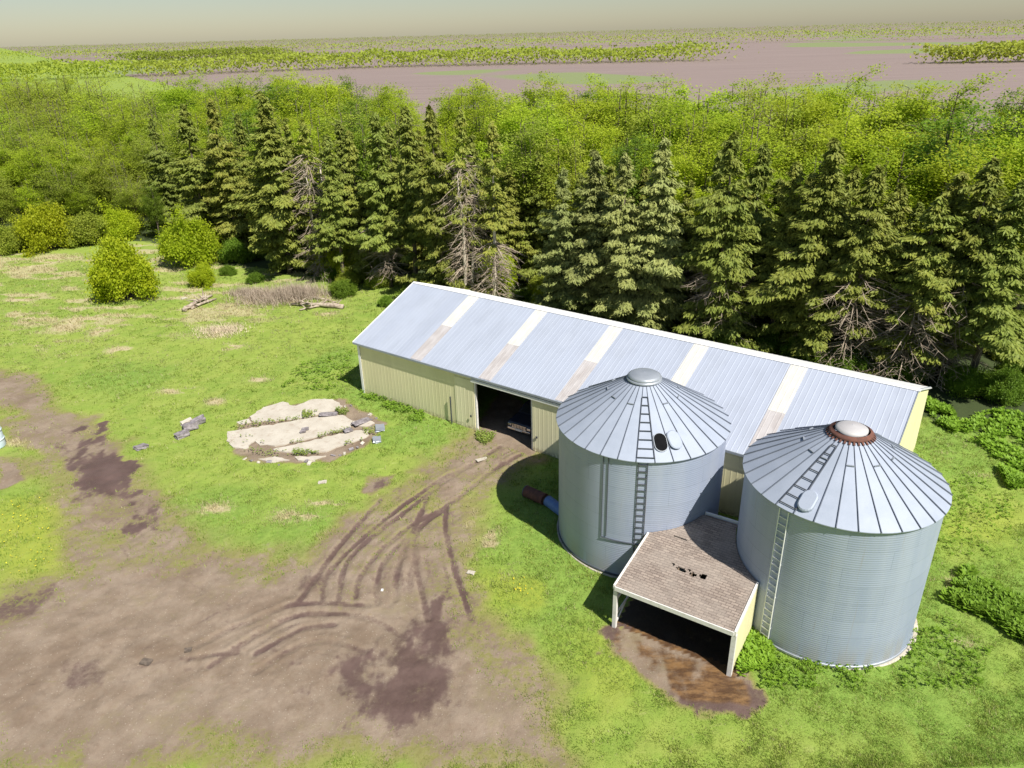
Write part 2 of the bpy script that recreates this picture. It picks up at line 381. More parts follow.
# ------------------------------------------------------------------ layout (metres)
def toB(x, y): dx = x - BX; dy = y - BY; return dx * bax[0] + dy * bax[1], dx * bay[0] + dy * bay[1]
SILOS = [(6.048, 30.675, 3.88, 6.435, 8.661), (13.059, 24.987, 3.686, 6.682, 8.812)]
SX, SY, SA, SW, SHF, SK, SD = 4.086, 23.959, -0.584, 4.89, 2.292, 0.135, 5.56
DOOR0, DOOR1 = 10.07, 14.45

# ------------------------------------------------------------------ ground
yard = G2([(-60, 668), (0, 608), (30, 592), (62, 572), (95, 558), (140, 552), (185, 562), (225, 560), (262, 564), (300, 562), (330, 546), (372, 512), (410, 480),
           (440, 458), (470, 440), (476, 432), (532, 456), (522, 461), (500, 478), (478, 498), (458, 524), (452, 560), (462, 600), (490, 640), (520, 668), (560, 700), (560, 764), (-60, 764)])
road = [G(*q)[:2] for q in [(-60, 372), (0, 390), (60, 428), (98, 476), (118, 520), (150, 560)]]
moss = G2([(70, 470), (130, 470), (190, 525), (250, 552), (330, 548), (330, 575), (150, 590), (0, 640), (0, 585), (60, 560)])
MIXED = [(G2([(70, 478), (130, 478), (200, 530), (260, 552), (320, 552), (300, 572), (200, 566), (120, 590), (60, 620), (-30, 640), (-30, 590), (50, 560)]), .70),
         (G2([(320, 556), (345, 600), (395, 600), (425, 610), (438, 530), (470, 480), (505, 455), (478, 442), (440, 458), (400, 485), (350, 530)]), .78),
         (G2([(440, 560), (455, 640), (500, 690), (580, 700), (560, 660), (500, 620), (465, 560)]), .62), (G2([(-60, 372), (0, 388), (60, 425), (85, 470), (40, 450), (-60, 420)]), .85)]
road2 = [G(*q)[:2] for q in [(-50, 462), (0, 462), (50, 470), (95, 500)]]
TR = [[(449, 474), (406, 503), (363, 538), (328, 573), (322, 603)], [(470, 464), (435, 488), (406, 511), (377, 533), (347, 562), (339, 600)],
      [(505, 462), (487, 474), (454, 501), (417, 522), (382, 549), (361, 576), (355, 597)], [(444, 509), (418, 530), (414, 554), (422, 592), (428, 619)],
      [(417, 528), (387, 557), (377, 581), (377, 603)], [(446, 506), (446, 533), (457, 576), (471, 619)],
      [(198, 646), (228, 630), (256, 619), (291, 605), (326, 603), (369, 605)], [(209, 667), (256, 635), (294, 616), (336, 613), (371, 619), (406, 638)],
      [(256, 654), (299, 630), (334, 624)], [(256, 671), (304, 643), (336, 642), (363, 651)], [(188, 659), (205, 656), (236, 652)], [(500, 447), (470, 466), (449, 474)], [(520, 455), (487, 474)],
      [(430, 490), (418, 520), (400, 560), (395, 600)], [(380, 500), (340, 545), (300, 600)]]
def smooth(P, n=10):
    P = np.array(P); Q = np.vstack([2 * P[0] - P[1], P, 2 * P[-1] - P[-2]]); out = []
    for i in range(1, len(Q) - 2):
        for t in np.arange(n) / n:
            a, b, c, d = Q[i - 1], Q[i], Q[i + 1], Q[i + 2]
            out.append(.5 * (2 * b + (c - a) * t + (2 * a - 5 * b + 4 * c - d) * t * t + (3 * b - a - 3 * c + d) * t ** 3))
    return np.array(out + [P[-1]])
TR = [smooth(G2(t), 5) for t in TR]
TRF = []
for i_, P in enumerate(TR):
    for off in (-.75, .55, 1.3):
        d_ = np.gradient(P, axis=0); n_ = np.stack([-d_[:, 1], d_[:, 0]], -1); n_ /= np.linalg.norm(n_, axis=1)[:, None] + 1e-9; TRF.append((P + n_ * (off + .2 * math.sin(i_ * 2.1)))[::2])
TRF += [smooth(G2(q), 4)[::2] for q in ([(20, 640), (90, 632), (180, 625), (260, 628)], [(30, 665), (120, 650), (220, 648), (300, 664)], [(120, 672), (200, 655), (300, 650)], [(0, 410), (50, 440), (85, 490), (130, 560)], [(10, 398), (70, 436), (108, 488), (160, 560)], [(150, 560), (220, 600), (300, 640), (380, 665)])]
WET = [(G2([(66, 446), (84, 430), (104, 432), (124, 462), (140, 500), (148, 524), (132, 524), (112, 500), (88, 494), (74, 470)]), 1.0),
       (G2([(340, 664), (372, 652), (420, 646), (440, 600), (448, 640), (460, 680), (430, 720), (350, 720)]), .95),
       (G2([(612, 640), (617, 630), (628, 627), (662, 637), (724, 668), (745, 700), (730, 715), (690, 700), (650, 676), (622, 656)]), .9),
       (G2([(0, 596), (28, 592), (60, 600), (20, 606), (0, 610)]), .7), (G2([(290, 585), (318, 572), (322, 582), (300, 596)]), .7),
       (G2([(66, 670), (100, 665), (104, 676), (70, 680)]), .6), (G2([(364, 488), (372, 478), (394, 474), (390, 482), (370, 492)]), .8)]
DIRTX = [G2([(362, 492), (370, 479), (396, 473), (392, 484), (372, 494)]), G2([(608, 640), (617, 629), (626, 626), (740, 640), (748, 704), (690, 700), (645, 676), (616, 656)]),
         G2([(0, 464), (18, 462), (22, 480), (0, 488)]), G2([(240, 424), (268, 404), (345, 400), (380, 424), (374, 443), (330, 460), (262, 464), (236, 450)]),
         G2([(472, 434), (530, 458), (560, 420), (500, 390)])]
DRY = [(67, 327, 22, 7), (102, 330, 14, 8), (47, 345, 18, 6), (90, 318, 40, 8), (222, 330, 18, 9), (232, 346, 14, 5), (20, 300, 20, 10), (40, 262, 30, 10), (30, 320, 18, 6),
       (300, 300, 45, 9), (325, 312, 20, 5), (120, 350, 18, 5), (298, 515, 30, 8), (325, 505, 22, 7), (490, 545, 12, 22), (505, 570, 10, 10), (215, 510, 22, 6), (255, 300, 25, 7), (75, 430, 25, 6), (470, 520, 8, 30),
       (940, 450, 12, 8), (975, 470, 18, 8), (700, 660, 30, 10), (960, 590, 14, 14), (180, 390, 25, 5), (215, 402, 12, 4), (260, 380, 14, 3), (960, 640, 20, 10), (20, 440, 30, 8)]
def axis(lo, hi, step, far0, far1, f0, f1):
    a = np.concatenate([np.arange(lo, f0 - .05, step), np.arange(f0, f1 - .02, .085), np.arange(f1, hi + 1e-6, step)]); L = [];  s = step; x = lo
    while x > far0: s *= 1.18; x -= s; L.append(x)
    Rr = []; s = step; x = hi
    while x < far1: s *= 1.18; x += s; Rr.append(x)
    return np.array(L[::-1] + list(a) + Rr)
gx = axis(-66, 42, .22, -5000, 5000, -20, 3); gy = axis(14, 98, .22, -1500, 9000, 20.5, 41)
XX, YY = np.meshgrid(gx, gy, indexing='ij')
near = (XX > -70) & (XX < 46) & (YY > 8) & (YY < 104)
FRONTL = np.concatenate([G2([(-700, 246), (-200, 246), (0, 250), (60, 246), (150, 240), (200, 262), (262, 270), (330, 276), (380, 284), (400, 280)]), [(30, 60), (30, 180), (-500, 420), (-500, 90)]])
def compute(x, y):
    nz = fbm(x * .35, y * .35, 3); nz2 = fbm(x * 1.2, y * 1.2, 11)
    nz3 = fbm(x * .5 + 9, y * .5, 17); wob = (nz - .5) * 3.4 + (nz2 - .5) * 1.6
    dirt = sstep(-2.6, 2.4, sdf(x, y, yard) + wob)
    dirt = np.maximum(dirt, .80 * sstep(3.4, .6, d_line(x, y, road) + wob))
    dirt = np.maximum(dirt, .5 * sstep(2.6, .4, d_line(x, y, road2) + wob)); dirt = np.maximum(dirt, .55 * sstep(-2.5, 2, sdf(x, y, moss) + wob))
    for P in DIRTX: dirt = np.maximum(dirt, sstep(-.35, .35, sdf(x, y, P) + wob * .35))
    for P, cap_ in MIXED:
        k_ = sstep(-1.6, 1.6, sdf(x, y, P) + wob * .9); dirt = dirt * (1 - k_) + np.minimum(dirt, cap_ + .25 * (nz3 - .5)) * k_
    rut = np.zeros_like(x); rim = np.zeros_like(x)
    for P in TR: rut = np.maximum(rut, sstep(.24, .08, d_line(x, y, P) + (nz2 - .5) * .10) * (.75 + .4 * sstep(.35, .65, nz3)))
    # grass coming back between the ruts on the way to the barn door
    mid = sstep(7, 2, np.hypot(x + 4.8, y - 35.5)); dirt = dirt * (1 - .38 * mid * sstep(.4, .6, nz)) ; dirt = np.maximum(dirt, rut * .95)
    for P in TR: dl = d_line(x, y, P); rim = np.maximum(rim, sstep(.14, .26, dl) * sstep(.46, .30, dl))
    rim *= 1 - rut
    fr_ = np.zeros_like(x)
    for P in TRF: fr_ = np.maximum(fr_, sstep(.17, .04, d_line(x, y, P)))
    fr_ *= sstep(.35, .6, nz3)
    wet = np.maximum(rut * (.50 + .35 * sstep(.35, .6, nz)), fr_ * .45)
    for P, s in WET: wet = np.maximum(wet, s * sstep(-1.0, 1.0, sdf(x, y, P) + wob * .7 + (nz3 - .5) * 3.4 + (fbm(x * 2.2, y * 1.1, 51) - .5) * 3.0))
    dirt = np.maximum(dirt, sstep(.55, .9, wet))
    dry = np.zeros_like(x)
    for (px, py, rx, ry) in DRY:
        c = G(px, py); ex = abs(G(px + rx, py)[0] - c[0]); ey = abs(G(px, py - ry)[1] - c[1])
        dry = np.maximum(dry, 1.1 * sstep(.32, .58, fbm(x * .5 + .3 * y, y * 1.3, 61)) * np.exp(-((x - c[0]) / ex) ** 2 - ((y - c[1]) / ey) ** 2))
    dry = np.maximum(dry, .78 * sstep(50, 66, y) * sstep(.44, .64, fbm(x * .35 + .2 * y, y * .8, 21)) * sstep(-12, -26, x))
    s_, t_ = toB(x, y)
    lush = sstep(3.5, .5, np.hypot(np.maximum(0, np.maximum(-s_, s_ - BL)), np.maximum(0, np.maximum(-t_, t_ - BW)))) * .8
    for (cx, cy, r, *_q) in SILOS: lush = np.maximum(lush, sstep(5.5, .5, np.hypot(x - cx, y - cy) - r) * .9)
    lush = np.maximum(lush, .8 * sstep(.45, .62, fbm(x * .22 + 5, y * .22, 31)) * (x > 14))
    for (px, py, rr) in [(340, 360, 3), (200, 520, 5), (300, 530, 4), (120, 380, 4), (20, 500, 3), (430, 430, 4), (520, 540, 4), (560, 600, 4), (580, 640, 3)]:
        c = G(px, py); lush = np.maximum(lush, .75 * sstep(rr, rr * .3, np.hypot(x - c[0], y - c[1]) + wob))
    row = t_ - BW
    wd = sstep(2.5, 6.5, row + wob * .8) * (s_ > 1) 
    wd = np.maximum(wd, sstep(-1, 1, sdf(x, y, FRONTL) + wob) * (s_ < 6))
    yel_shade = .0 * x
    for (px, py, rr, k) in [(25, 520, 5, .55), (40, 555, 3.5, .45), (520, 590, 1.5, .5), (600, 655, 3, .35), (960, 420, 3, .35), (480, 600, 3.5, .35), (985, 530, 4, .35)]:
        c = G(px, py); yel_shade = np.maximum(yel_shade, k * sstep(rr, rr * .2, np.hypot(x - c[0], y - c[1]) + wob))
    sp = sstep(-.4, .4, sdf(x, y, DIRTX[1]) + wob * .2); yel_shade = np.maximum(yel_shade, sp)
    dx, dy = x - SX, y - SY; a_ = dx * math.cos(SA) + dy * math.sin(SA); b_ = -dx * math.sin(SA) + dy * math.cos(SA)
    ins = (a_ > -.1) & (a_ < SW + .1) & (b_ > .1) & (b_ < SD); wet = np.maximum(wet, ins * 1.0); dirt = np.maximum(dirt, ins * 1.0); yel_shade = np.maximum(yel_shade, 2.0 * (ins & (b_ > .35)))  # mud floor inside the shed; its shade is painted via wet and yellow
    return dirt, wet, dry, lush, wd, yel_shade, rut - .3 * rim
att = {k: np.zeros(XX.size) for k in ('dirt', 'wet', 'dry', 'lush', 'wood', 'field', 'yellow')}
nidx = np.flatnonzero(near.ravel()); xf = XX.ravel(); yf = YY.ravel()
dirt, wet, dry, lush, wd, yel_shade, rut = compute(xf[nidx], yf[nidx])
for k, a in (('dirt', dirt), ('wet', wet), ('dry', dry), ('lush', lush), ('wood', wd), ('yellow', yel_shade)): att[k][nidx] = a
s_all, t_all = toB(xf, yf)
farm = ~near.ravel()
fl_ = BW + 60 + .9 * np.maximum(0, -s_all - 12)
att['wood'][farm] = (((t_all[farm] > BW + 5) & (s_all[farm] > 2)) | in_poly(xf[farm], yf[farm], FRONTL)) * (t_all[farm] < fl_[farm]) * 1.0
att['field'] = sstep(0, 3, t_all - fl_)
hz = np.zeros(XX.size)
hz[nidx] = (fbm(xf[nidx] * 1.5, yf[nidx] * 1.5, 41) - .5) * .14 - rut * .045 * (dirt > .4) + .05 * lush
flat = hz * 1.0
V = np.stack([xf, yf, flat], -1)
ni, nj = XX.shape
I, J = np.meshgrid(np.arange(ni - 1), np.arange(nj - 1), indexing='ij')
F = np.stack([I * nj + J, (I + 1) * nj + J, (I + 1) * nj + J + 1, I * nj + J + 1], -1).reshape(-1, 4)
dmean = att['dirt'][F].mean(1)
isd = dmean > .62
def sub(name, fsel):
    used = np.unique(F[fsel]); rm = np.zeros(len(V), int); rm[used] = np.arange(len(used))
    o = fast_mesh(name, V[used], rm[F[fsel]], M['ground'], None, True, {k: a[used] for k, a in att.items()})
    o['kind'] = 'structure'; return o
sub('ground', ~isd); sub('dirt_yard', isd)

# ------------------------------------------------------------------ grass
def occupied(x, y):
    s_, t_ = toB(x, y); oc = (s_ > -.1) & (s_ < BL + .1) & (t_ > -.05) & (t_ < BW + .1)
    for (cx, cy, r, *_q) in SILOS: oc |= np.hypot(x - cx, y - cy) < r + .12
    dx, dy = x - SX, y - SY; a = dx * math.cos(SA) + dy * math.sin(SA); b = -dx * math.sin(SA) + dy * math.cos(SA)
    oc |= (a > 0) & (a < SW) & (b > -.1) & (b < SD); return oc
N = 230000
# more tufts where the camera sees them larger
u = rng.random(N); yy = 17 + (88 - 17) * u ** 1.5; hw = yy * .82 + 4
xx = (rng.random(N) * 2 - 1) * hw
keep = (xx > -64) & (xx < 40); xx = xx[keep]; yy = yy[keep]
d_, w_, dr_, lu_, wo_, ye_, ru_ = compute(xx, yy)
k = (rng.random(len(xx)) > (d_ * 1.15 + .05)) & (wo_ < .5) & ~occupied(xx, yy)
cl = fbm(xx * .9, yy * .9, 77); k &= (rng.random(len(xx)) < .35 + 1.0 * sstep(.42, .62, cl) + lu_)
xx = xx[k]; yy = yy[k]; dr_ = dr_[k]; lu_ = lu_[k]; cl = cl[k]
B = 5; n = len(xx)
hgt = (.045 + .05 * rng.random(n) + .15 * lu_ * cl + .05 * (dr_ > .4)) * (1 + .012 * (yy - 25))
ang = rng.random((n, B)) * 2 * PI; lean = rng.random((n, B)) * .9
bx0 = xx[:, None] + rng.normal(0, .07, (n, B)); by0 = yy[:, None] + rng.normal(0, .07, (n, B)); wd0 = (.012 + .010 * rng.random((n, B))) * (1 + .02 * (yy[:, None] - 25))
h = hgt[:, None] * (.6 + .8 * rng.random((n, B)))
ca, sa = np.cos(ang), np.sin(ang)
P0 = np.stack([bx0 - sa * wd0, by0 + ca * wd0, np.full_like(bx0, -.03)], -1); P1 = np.stack([bx0 + sa * wd0, by0 - ca * wd0, np.full_like(bx0, -.03)], -1)
P2 = np.stack([bx0 + ca * lean * h, by0 + sa * lean * h, h], -1)
VV = np.stack([P0, P1, P2], 2).reshape(-1, 3); FF = np.arange(len(VV)).reshape(-1, 3)
dn = np.repeat(np.clip(dr_ * 1.1 + (rng.random(n) < .05) * .7, 0, .9), B * 3)
go = fast_mesh('grass', VV, FF, M['blade'], None, False, {'dryness': dn}); tag(go, 'short bright green spring grass covering the yard', 'grass', kind='stuff')

# ------------------------------------------------------------------ barn
barn = empty('pole_barn', (BX, BY, 0), BA, 'long cream yellow pole barn with pale blue metal roof and open door', 'barn')
def ribbed(x0, x1, z0, z1, y, pitch=.305, h=.006, face=-1):
    """ribbed sheet in x-z plane, outward -y*face"""
    m = MB(); xs = [x0]; ys = [0]; x = x0 + pitch * .5
    while x < x1 - pitch * .4:
        xs += [x - .04, x - .02, x + .02, x + .04]; ys += [0, h, h, 0]; x += pitch
    xs.append(x1); ys.append(0)
    vs = [(a, y + face * b, z0) for a, b in zip(xs, ys)] + [(a, y + face * b, z1) for a, b in zip(xs, ys)]
    n_ = len(xs); fs = [(i, i + 1, n_ + i + 1, n_ + i) for i in range(n_ - 1)]
    m.add(vs, fs)
    yb = y - face * .06
    m.add([(x0, y - face * .002, z0), (x1, y - face * .002, z0), (x1, y - face * .002, z1), (x0, y - face * .002, z1), (x0, yb, z0), (x1, yb, z0), (x1, yb, z1), (x0, yb, z1)],
          [(4, 7, 6, 5), (0, 4, 5, 1), (3, 2, 6, 7), (0, 3, 7, 4), (1, 5, 6, 2)])
    return m
fwm = MB()
for (a, b, z0, z1) in ((0, DOOR0, -.3, WH - .08), (DOOR1, BL, -.3, WH - .08), (DOOR0, DOOR1, 3.55, WH - .08)):
    m = ribbed(a, b, z0, z1, 0); fwm.add(m.v, m.f)
fwm.build('front_wall', M['cream'], barn)
ribbed(.1, BL - .1, -.3, WH - .08, BW, face=1).build('back_wall', M['cream'], barn)
def gable(s, face):
    m = MB(); n_ = 42; ys = []; hs = []
    for i in range(n_ + 1):
        y = BW * i / n_
        for dd, hh in ((-.03, 0), (-.015, .010), (.015, .010), (.03, 0)) if 0 < i < n_ else ((0, 0),): ys.append(min(max(y + dd, 0), BW)); hs.append(hh)
    zt = lambda y: WH - .1 + (RH - WH) * (1 - abs(y - BW / 2) / (BW / 2))
    k_ = len(ys)
    m.add([(s + face * h_, y, -.3) for y, h_ in zip(ys, hs)] + [(s + face * h_, y, zt(y)) for y, h_ in zip(ys, hs)], [(i, i + 1, k_ + i + 1, k_ + i) for i in range(k_ - 1)])
    return m
gable(BL, 1).build('gable_wall', M['cream'], barn); gable(0, -1).build('gable_wall', M['cream'], barn)
# roof: front slope, back slope (grazing sky sheen painted white), ridge cap
OV = .21; EO = .3; SLP = (RH - WH) / (BW / 2)
def slope_sheet(y0, z0, y1, z1, x0, x1, pitch=.305, h=.007, th=.05):
    L_ = math.hypot(y1 - y0, z1 - z0); nx, nz_ = -(z1 - z0) / L_, (y1 - y0) / L_
    if nz_ < 0: nx, nz_ = -nx, -nz_
    xs = [x0]; hs = [0]; x = x0 + pitch / 2
    while x < x1 - pitch * .4: xs += [x - .035, x - .015, x + .015, x + .035]; hs += [0, h, h, 0]; x += pitch
    xs.append(x1); hs.append(0); m = MB(); k_ = len(xs)
    m.add([(a, y0 + nx * b, z0 + nz_ * b) for a, b in zip(xs, hs)] + [(a, y1 + nx * b, z1 + nz_ * b) for a, b in zip(xs, hs)], [(i, i + 1, k_ + i + 1, k_ + i) for i in range(k_ - 1)])
    c = [(x0, y0, z0), (x1, y0, z0), (x1, y1, z1), (x0, y1, z1)]; d = [(a, b - nx * th, e - nz_ * th) for a, b, e in c]; c = [(a, b - nx * .003, e - nz_ * .003) for a, b, e in c]
    m.add(c + d, [(4, 7, 6, 5), (0, 4, 5, 1), (1, 5, 6, 2), (2, 6, 7, 3), (3, 7, 4, 0)])
    return m
zf = WH - SLP * OV
slope_sheet(-OV, zf, BW / 2, RH, -EO, BL + .03).build('front_roof', M['roof'], barn)
slope_sheet(BW + OV, zf, BW / 2, RH, -EO, BL + .12).build('back_roof', M['white_metal'], barn)  # white colour paints in the sky reflected at a grazing angle
m = MB(); yr = BW / 2; a_ = .16
m.add([(-EO - .02, yr - a_, RH - SLP * a_ + .035), (BL + .14, yr - a_, RH - SLP * a_ + .035), (BL + .14, yr, RH + .045), (-EO - .02, yr, RH + .045),
       (BL + .14, yr + a_, RH - SLP * a_ + .035), (-EO - .02, yr + a_, RH - SLP * a_ + .035)], [(0, 1, 2, 3), (3, 2, 4, 5)])
m.build('ridge_cap', M['white_metal'], barn)
for s0, mt in ((-EO - .03, 'white_metal'), (BL + .03, 'trim_dark')):      # rake trims
    m = MB()
    for y0, y1 in ((-OV, BW / 2), (BW + OV, BW / 2)):
        m.add([(s0, y0, zf - .12), (s0 + .03, y0, zf - .12), (s0 + .03, y0, zf + .04), (s0, y0, zf + .04), (s0, y1, RH - .12), (s0 + .03, y1, RH - .12), (s0 + .03, y1, RH + .04), (s0, y1, RH + .04)],
              [(0, 1, 2, 3), (7, 6, 5, 4), (0, 4, 5, 1), (1, 5, 6, 2), (2, 6, 7, 3), (3, 7, 4, 0)])
    m.build('rake_trim', M[mt], barn)
MB().box(-EO, BL + .06, -OV - .025, -OV, zf - .13, zf - .01).build('eave_trim', M['trim_dark'], barn)
MB().box(-.08, .12, -.06, -.03, -.3, WH - .1).box(-.06, -.03, -.03, .1, -.3, WH - .12).build('corner_trim', M['white_metal'], barn)
MB().box(BL - .12, BL + .08, -.06, -.03, -.3, WH - .1).box(BL + .03, BL + .06, -.03, .1, -.3, WH - .12).build('corner_trim', M['white_metal'], barn)
# skylights: each a translucent upper sheet over a weathered lower sheet
for kk, (sp, fr) in enumerate([(5.0, .50), (10.6, .47), (16.1, .50), (21.6, .47), (27.1, .46)]):
    def strip(f0, f1, off):
        y0 = -OV + (BW / 2 + OV) * f0; y1 = -OV + (BW / 2 + OV) * f1
        return slope_sheet(y0, zf + (RH - zf) * f0 + off, y1, zf + (RH - zf) * f1 + off, sp, sp + .9, th=.02)
    strip(fr, .97, .035).build('skylight_panel', M['skylight'], barn)
    o = strip(.005, fr + .01, .028).build('skylight_panel', M['skylight_old'], barn); o['label'] = 'weathered pinkish lower skylight sheet'
# door: track, two sliding leaves, jambs
MB().box(DOOR0 - .1, DOOR1 + 2.3, -.15, -.03, 3.56, 3.68).box(DOOR0 - .1, DOOR1 + 2.3, -.19, -.15, 3.50, 3.64).build('door_track', M['white_metal'], barn)
for a, b in ((DOOR0 - 1.55, DOOR0 - .02), (DOOR1 + .03, DOOR1 + 2.15)):
    o = ribbed(a, b, .05, 3.5, -.085 if a > DOOR0 else -.035).build('sliding_door', M['cream_door'], barn)
    h_ = MB(); hx = b - .3 if a < DOOR0 else a + .25
    h_.box(hx, hx + .12, -.16, -.12, .98, 1.12).build('handle', M['dark_steel'], o)
MB().bar((8.2, -.16, -.2), (8.2, -.16, 2.0), .07, .07).build('door_guide_post', M['dark_steel'], barn)
MB().box(DOOR0, DOOR0 + .12, -.0, .14, -.2, 3.55).build('door_frame', M['white_wood'], barn); MB().box(DOOR1 - .12, DOOR1, 0, .14, -.2, 3.55).build('door_frame', M['white_wood'], barn)
for i in range(7):
    for y in (.2, BW - .2):
        if i == 2 and y < 1: continue
        MB().box(i * 5.5 + .02 if i < 6 else BL - .2, i * 5.5 + .2 if i < 6 else BL - .02, y - .08, y + .08, -.2, WH - .2).build('post', M['wood'], barn)
m = MB()
for i in range(1, 12):
    x = i * 2.75; m.bar((x, .1, WH - .25), (x, BW - .1, WH - .25), .05, .15); m.bar((x, .1, WH - .22), (x, BW / 2, RH - .25), .05, .15); m.bar((x, BW - .1, WH - .22), (x, BW / 2, RH - .25), .05, .15)
m.build('roof_truss', M['wood'], barn)

# car parked inside
ca0 = BX + bax[0] * 12.75 + bay[0] * .95; cb0 = BY + bax[1] * 12.75 + bay[1] * .95
car = empty('parked_car', (ca0, cb0, 0), BA, 'dark car parked in the shade just inside the open barn door', 'car')
m = MB()
prof = [(0, .35), (0, .72), (.08, .86), (1.15, .98), (1.75, 1.42), (3.1, 1.45), (3.75, 1.05), (4.4, .98), (4.5, .8), (4.5, .35)]
w2 = .88; kf = len(prof)
vs = [(-w2, y, z) if z < 1.2 else (-w2 + .14, y, z) for y, z in prof] + [(w2, y, z) if z < 1.2 else (w2 - .14, y, z) for y, z in prof]
m.add(vs, [tuple(range(kf)), tuple(range(2 * kf - 1, kf - 1, -1))] + [(i, kf + i, kf + (i + 1) % kf, (i + 1) % kf) for i in range(kf)])
m.build('body', M['car_paint'], car, bevel=.05)
m = MB(); m.add([(-.72, 1.2, 1.03), (.72, 1.2, 1.03), (.62, 1.7, 1.41), (-.62, 1.7, 1.41), (-.72, 1.24, .99), (.72, 1.24, .99)], [(0, 1, 2, 3)]); m.build('windshield', M['glass'], car)
m = MB()
for i in range(9): m.box(-.5 + i * .115, -.44 + i * .115, -.03, -.0, .56, .74)
m.box(-.55, .55, -.035, -.02, .74, .78).box(-.55, .55, -.035, -.02, .52, .56).build('grille', M['chrome'], car)
MB().box(-.26, .26, -.075, -.055, .38, .52).build('number_plate', M['plate'], car)
MB().box(-.86, .86, -.055, .0, .34, .50).build('bumper', M['chrome'], car, bevel=.02)
for x in (-.72, .72): MB().box(x - .13, x + .13, -.025, .02, .58, .74).build('headlight', M['chrome'], car, bevel=.02)
for x in (-.80, .80):
    for y in (.8, 3.6):
        wh = MB().tube([(x - .1, y, .33), (x + .1, y, .33)], .33, 24).build('wheel', M['tyre'], car, bevel=.03)
        MB().tube([(x + (.1 if x > 0 else -.11), y, .33), (x + (.11 if x > 0 else -.1), y, .33)], .2, 20).build('rim', M['chrome'], wh)

